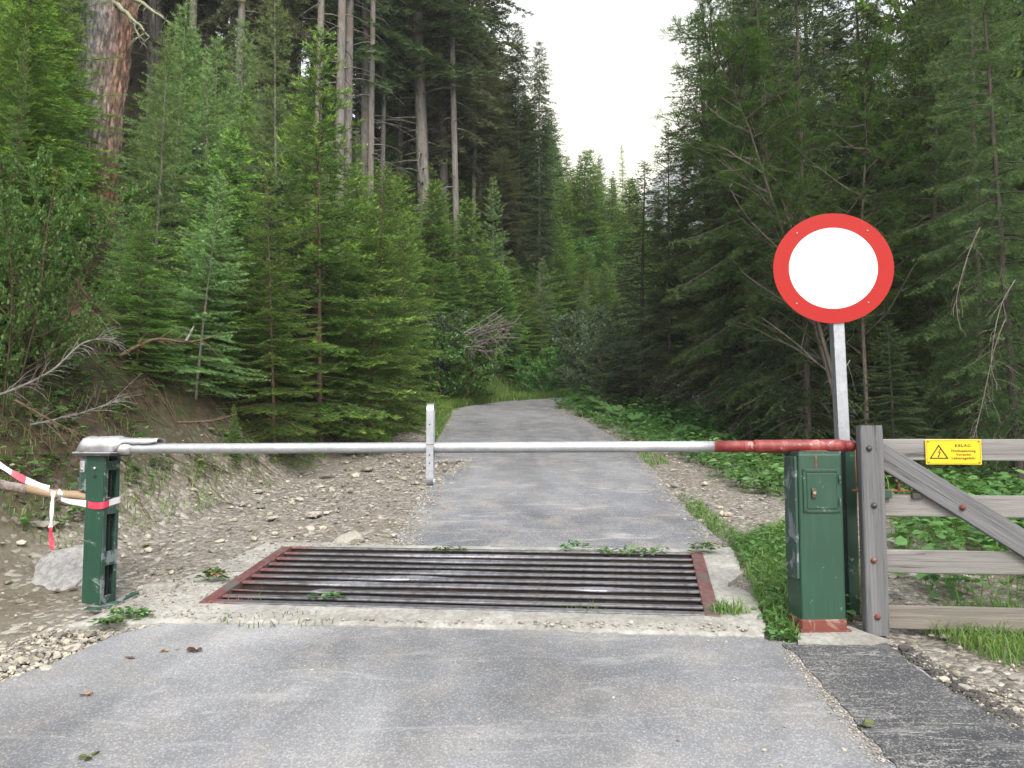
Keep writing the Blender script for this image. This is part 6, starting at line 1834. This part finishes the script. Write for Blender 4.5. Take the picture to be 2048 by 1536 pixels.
# block, strip and lid by the kerb
p = gp(322, 1186); b = MB(); b.box((p.x, p.y, S * p.y + .03), (.20, .09, .06), .1); o = b.build('kerb_block', M['concrete'], bevel=.012); tag(o, 'broken concrete block lying by the left kerb of the cattle grid', 'block')
a, c, e = gp(172, 1228), gp(205, 1229), gp(272, 1196); b = MB()
for q0_, q1_ in ((a, c), (c, e)):
    d = (q1_ - q0_).normalized(); nn = Vector((-d.y, d.x, 0)) * .022; k = [q0_ - nn, q1_ - nn, q1_ + nn, q0_ + nn]
    b.hexa([Vector((v.x, v.y, S * v.y + .03)) for v in k] + [Vector((v.x, v.y, S * v.y + .036)) for v in k])
o = b.build('metal_strip', M['green_worn']); tag(o, 'bent flat green metal strip lying on the concrete beside the open post', 'metal strip')
p = gp(431, 1157); b = MB(); n = 24
b.v = [(p.x + math.cos(6.2832 * i / n) * .055, p.y + math.sin(6.2832 * i / n) * .055, S * (p.y + math.sin(6.2832 * i / n) * .055) + zz_) for zz_ in (.030, .041) for i in range(n)]
b.f = [tuple(range(n, 2 * n))] + [(i, (i + 1) % n, (i + 1) % n + n, i + n) for i in range(n)]; b.t = [0] * len(b.f)
o = b.build('iron_lid', M['rust']); tag(o, 'small round rusty iron lid set in the left kerb of the cattle grid', 'lid')

# leaves and twig litter on the tarmac
def litter(px, py, s_, label, mat):
    p = gp(px, py); rng = np.random.default_rng(int(px)); n = 4; a = rng.uniform(0, 6.28, n)
    V, T = leaf_tris(np.zeros((n, 3)) + rng.normal(0, s_ * .15, (n, 3)) * np.array([1, 1, 0]), np.stack([np.cos(a), np.sin(a), .25 + 0 * a], 1), np.full(n, s_), rng)
    me = mesh_np('dead_leaf', V, np.arange(len(V)).reshape(-1, 3), mat, tint=T); o = bpy.data.objects.new('dead_leaf', me); link(o); o.location = (p.x, p.y, S * p.y + .016); tag(o, label, 'dead leaf')
M['deadleaf'] = m_foliage('withered_leaves', (.10, .05, .03), (.22, .10, .05), (.34, .18, .09), trans=.1, rough=.8)
M['moss'] = m_foliage('moss_tuft', (.06, .07, .02), (.12, .13, .04), (.2, .2, .08), trans=.1, rough=.9)
litter(172, 1397, .03, 'small orange withered leaf on the near tarmac at the left', M['deadleaf'])
litter(390, 1306, .045, 'brown withered sprig on the near tarmac below the cattle grid', M['deadleaf'])
litter(328, 1308, .025, 'curled tan leaf on the near tarmac left of the brown sprig', M['deadleaf'])
litter(262, 1321, .03, 'dark crumpled leaf near the left tarmac edge', M['deadleaf'])
litter(180, 1522, .04, 'flat clump of moss on the tarmac at the bottom left', M['moss'])
litter(1730, 1458, .045, 'brown clump of moss on the tarmac joint', M['moss'])

# big leaved butterbur right of the lane
def butterbur(px, py, size, label, seed):
    rnd = random.Random(seed); p = gp(px, py); z = tz(p.x, p.y)
    r_ = thing('butterbur_plant', (p.x, p.y, z), label, 'plant', 'butterbur plants along the right verge')
    if not hasattr(butterbur, 'm'):
        V = [(0, 0, 0)]; n = 14; F = []
        for ring_, rr_ in enumerate((.5, 1.0)):
            for i in range(n):
                a = -math.pi + .32 + (2 * math.pi - .64) * i / (n - 1); w_ = 1 + (.07 * math.sin(i * 2.3) if ring_ else 0)
                V.append((math.cos(a) * rr_ * w_ * .5, math.sin(a) * rr_ * w_ * .55, (.10 if ring_ == 0 else .05 + .03 * math.sin(i * 1.9))))
        for i in range(n - 1): F.append((0, 1 + i, 2 + i)); F.append((1 + i, 1 + n + i, 2 + n + i)); F.append((1 + i, 2 + n + i, 2 + i))
        butterbur.m = mesh_np('leaf', V, F, M['herb'], tint=[.35 + .2 * math.sin(i) for i in range(len(F))], smooth=True)
    for k in range(9):
        a = rnd.uniform(0, 6.28); rd = rnd.uniform(.05, .28) * size / .25; h_ = rnd.uniform(.12, .34) * size / .25
        o = bpy.data.objects.new('leaf', butterbur.m); link(o, r_); s_ = size * rnd.uniform(.7, 1.25)
        o.location = (math.cos(a) * rd, math.sin(a) * rd, h_); o.scale = (s_, s_, s_); o.rotation_euler = (rnd.uniform(-.45, .45), rnd.uniform(.0, .6), a)
        b = MB(); b.tube([(0, 0, 0), (math.cos(a) * rd * .6, math.sin(a) * rd * .6, h_ * .6), (math.cos(a) * rd, math.sin(a) * rd, h_)], .006, 4)
        me = b.mesh('stalk', M['herb']); o = bpy.data.objects.new('stalk', me); link(o, r_)
for i, (px, py, s_, lb_) in enumerate(((1190, 832, .42, 'butterbur with the broadest leaves right at the lane edge by the bend'), (1225, 842, .38, 'butterbur second from the bend along the right verge'), (1165, 818, .36, 'butterbur nearest the bend of the lane'),
    (1270, 852, .34, 'butterbur in the middle of the right verge row'), (1320, 862, .30, 'butterbur below the slim dark spruce'), (1375, 878, .30, 'butterbur left of the shaded trunks'), (1440, 890, .28, 'butterbur just above the red boom sleeve'),
    (1500, 930, .24, 'butterbur left of the closed green post'), (1250, 822, .34, 'butterbur behind the first row near the bend'), (1540, 975, .20, 'low butterbur touching the closed green post'))):
    butterbur(px, py, s_ * .62, lb_, i)

# dead branches and brushwood
def dead_branch(ptspx, Y0, Y1, r_, twigs, tl, label, seed, mat='deadwood', drop=.3, name='dead_branch', group=None):
    rnd = random.Random(seed); n = len(ptspx); pts = [at(px, py, Y0 + (Y1 - Y0) * i / (n - 1)) for i, (px, py) in enumerate(ptspx)]
    pts = smooth_pts(pts, 5); N_ = len(pts); b = MB(); org = pts[0].copy()
    pts = [p - org for p in pts]
    b.tube(pts, [r_ * (1 - .75 * i / N_) + .002 for i in range(N_)], 7)
    for k in range(twigs):
        i = rnd.randint(1, N_ - 2); q = pts[i]; ax = (pts[i + 1] - pts[i - 1]).normalized()
        d = (ax * .6 + Vector((rnd.uniform(-.6, .6), rnd.uniform(-.6, .6), rnd.uniform(-.5, .7)))).normalized(); L = tl * rnd.uniform(.3, 1.1); qq = [q]
        for j in range(5): d = (d + Vector((rnd.uniform(-.12, .12), rnd.uniform(-.12, .12), -drop * .35 + rnd.uniform(-.1, .1)))).normalized(); qq.append(qq[-1] + d * L / 5)
        b.tube(qq, [r_ * .22 + .001] * 2 + [r_ * .16 + .001] * 2 + [.0016] * 2, 4, cap=False)
        if rnd.random() < .5:
            s0_ = qq[2]; e_ = d + Vector((rnd.uniform(-.8, .8), rnd.uniform(-.5, .5), rnd.uniform(-.5, .5))); b.tube([s0_, s0_ + e_ * L * .18, s0_ + e_ * L * .32 + Vector((0, 0, -.02))], [.003, .002, .0012], 3, cap=False)
    o = b.build(name, M[mat], smooth=True); o.location = org; tag(o, label, 'dead branch', group)
dead_branch([(0, 790), (60, 765), (112, 735), (160, 690), (200, 678), (232, 677)], 6.2, 6.6, .010, 46, .30, 'grey dead branch with arching comb like twigs above the dented boom cover', 1, mat='bark', drop=.5)
dead_branch([(240, 712), (285, 688), (320, 678), (375, 684), (432, 672)], 7.0, 7.1, .016, 16, .25, 'stout brown dead branch lying across the yellow tipped young spruce', 2, 'twig')
dead_branch([(372, 682), (380, 668), (388, 652)], 7.05, 7.1, .011, 2, .1, 'short broken stub sticking up from the brown dead branch', 3, 'deadwood')
dead_branch([(150, 560), (190, 610), (240, 650)], 6.9, 6.9, .014, 14, .3, 'dark dead branch slanting down beside the leafy bush', 4, 'twig')
dead_branch([(355, 845), (420, 842), (475, 828)], 7.6, 7.9, .012, 10, .2, 'thin dead branch lying on the bank above the clay', 5, 'twig')
dead_branch([(60, 850), (150, 830), (240, 800)], 6.2, 6.5, .008, 26, .30, 'tangle of thin dead twigs low at the left edge', 6, mat='bark')
dead_branch([(30, 800), (120, 850), (190, 880)], 6.0, 6.2, .007, 22, .28, 'lower tangle of dead twigs behind the dented boom cover', 7, 'twig')
for i in range(16):
    rnd = random.Random(200 + i); x0 = rnd.uniform(925, 985); y0 = rnd.uniform(655, 700)
    dead_branch([(x0, y0), (x0 + rnd.uniform(15, 35), y0 - rnd.uniform(-5, 25)), (x0 + rnd.uniform(40, 85), y0 - rnd.uniform(0, 55))], 14.2, 14.0, .013, 7, .5, 'bare branch in the grey heap of brushwood', 300 + i, mat='bark', group='heap of dead brushwood')
for i in (0, 1, 3, 6):
    rnd = random.Random(400 + i); x0 = (1960, 2030, 1880, 2010, 1950, 1745, 1700)[i]; y0 = (455, 560, 500, 640, 380, 560, 720)[i]
    dead_branch([(x0, y0), (x0 - rnd.uniform(10, 50), y0 + rnd.uniform(40, 80)), (x0 - rnd.uniform(-10, 60), y0 + rnd.uniform(110, 170)), (x0 - rnd.uniform(-40, 60), y0 + rnd.uniform(180, 240))], 7.6, 7.5, .0028, 14, .30,
                'thin pale dead twig hanging ' + ('above the yellow plate', 'at the right edge of the view', 'right of the round sign', 'low at the right edge above the gate', 'high at the right edge', 'close to the right side of the round sign', 'beside the sign pole')[i], 410 + i, mat='bark', drop=.35)
for i, (px, py, L) in enumerate(((700, 1000, 30), (660, 955, 24), (1605, 1010, 20))):
    pass
# roots and litter on the bank
def roots():
    rnd = random.Random(55); b = MB()
    for k in range(300):
        for _ in range(30):
            x, y = rnd.uniform(-5.5, -2.5), rnd.uniform(6, 13)
            if .35 < dfoot(x, y) < 1.6: break
        z = tz(x, y); a = rnd.uniform(-1.2, 1.2); d = Vector((math.cos(a), math.sin(a), 0)); q = [Vector((x, y, z + .01))]
        for j in range(5):
            d = (d + Vector((rnd.uniform(-.4, .4), rnd.uniform(-.4, .4), 0))).normalized(); nx_ = q[-1] + d * rnd.uniform(.05, .12); nx_.z = tz(nx_.x, nx_.y) + rnd.uniform(-.01, .05); q.append(nx_)
        b.tube(q, [rnd.uniform(.003, .008), .005, .004, .003, .002, .001], 4, cap=False)
    o = b.build('root_litter', M['twig'], smooth=True); tag(o, 'roots and fallen twigs on the bank under the young spruces', None, None, 'stuff')
roots()

# ================================================================== mountain beyond the valley
def mountain():
    n1, n2 = 220, 90
    u_ = np.linspace(-1, 1, n1); v_ = np.linspace(0, 1, n2); U, Vv = np.meshgrid(u_, v_)
    X = 230 + U * 520; Y = 900 + Vv * 330 + 60 * vnoise(U * 4, Vv * 3, 1)
    ridge = np.interp(X, [-300, 80, 150, 200, 255, 330, 480, 760], [120, 250, 350, 375, 425, 500, 600, 600]) + 26 * fbm(U * 8, 0 * U, 4, 4)
    Z = 20 + ridge * Vv ** .8 + 30 * fbm(U * 14, Vv * 6, 2, 5) * Vv
    I = np.arange(n1 * n2).reshape(n2, n1); F = np.stack([I[:-1, :-1], I[:-1, 1:], I[1:, 1:], I[1:, :-1]], -1).reshape(-1, 4)
    me = mesh_np('mountain', np.stack([X, Y, Z], -1).reshape(-1, 3), F, M['mountain'], smooth=True)
    o = bpy.data.objects.new('mountain', me); link(o); tag(o, kind='structure')
m_, nt_, p_, out_ = mat_new('mountain_slopes'); g_ = NT(nt_)
nn_ = g_.noise(g_.coord('Object'), .012, 8, .65)
g_.l(g_.ramp(nn_, [(.42, (.06, .09, .05)), (.55, (.20, .20, .17)), (.7, (.38, .36, .34))]), p_.inputs['Base Color']); p_.inputs['Roughness'].default_value = 1
M['mountain'] = m_
mountain()

# ================================================================== morning haze of the valley
hm = bpy.data.materials.new('haze'); hm.use_nodes = True
for n_x in list(hm.node_tree.nodes): hm.node_tree.nodes.remove(n_x)
ho = hm.node_tree.nodes.new('ShaderNodeOutputMaterial'); hv = hm.node_tree.nodes.new('ShaderNodeVolumePrincipled')
hv.inputs['Color'].default_value = (.93, .96, 1, 1); hv.inputs['Density'].default_value = .0008
hm.node_tree.links.new(hv.outputs[0], ho.inputs['Volume'])
hz = MB(); hz.box((100, 610, 375), (1700, 1480, 840))
hz_o = hz.build('haze', hm); tag(hz_o, kind='stuff'); hz_o['label'] = 'pale morning haze filling the valley air'

# ------------------------------------------------------------------ tell look-alikes apart by their order from the left
ORD = ('first', 'second', 'third', 'fourth', 'fifth', 'sixth', 'seventh', 'eighth', 'ninth', 'tenth', 'eleventh', 'twelfth', 'thirteenth', 'fourteenth', 'fifteenth', 'sixteenth', 'seventeenth', 'eighteenth', 'nineteenth', 'twentieth', 'twenty-first', 'twenty-second', 'twenty-third', 'twenty-fourth', 'twenty-fifth')
by_label = {}
for o in bpy.data.objects:
    if o.parent is None and 'label' in o and 'category' in o: by_label.setdefault(o['label'], []).append(o)
for lab, obs in by_label.items():
    if 1 < len(obs) <= 25:
        obs.sort(key=lambda o: where(*o.location)[0])
        for i, o in enumerate(obs):
            w_ = ('leftmost' if i == 0 else 'rightmost' if i == len(obs) - 1 else ORD[i] + ' from left')
            o['label'] = lab + ', ' + w_
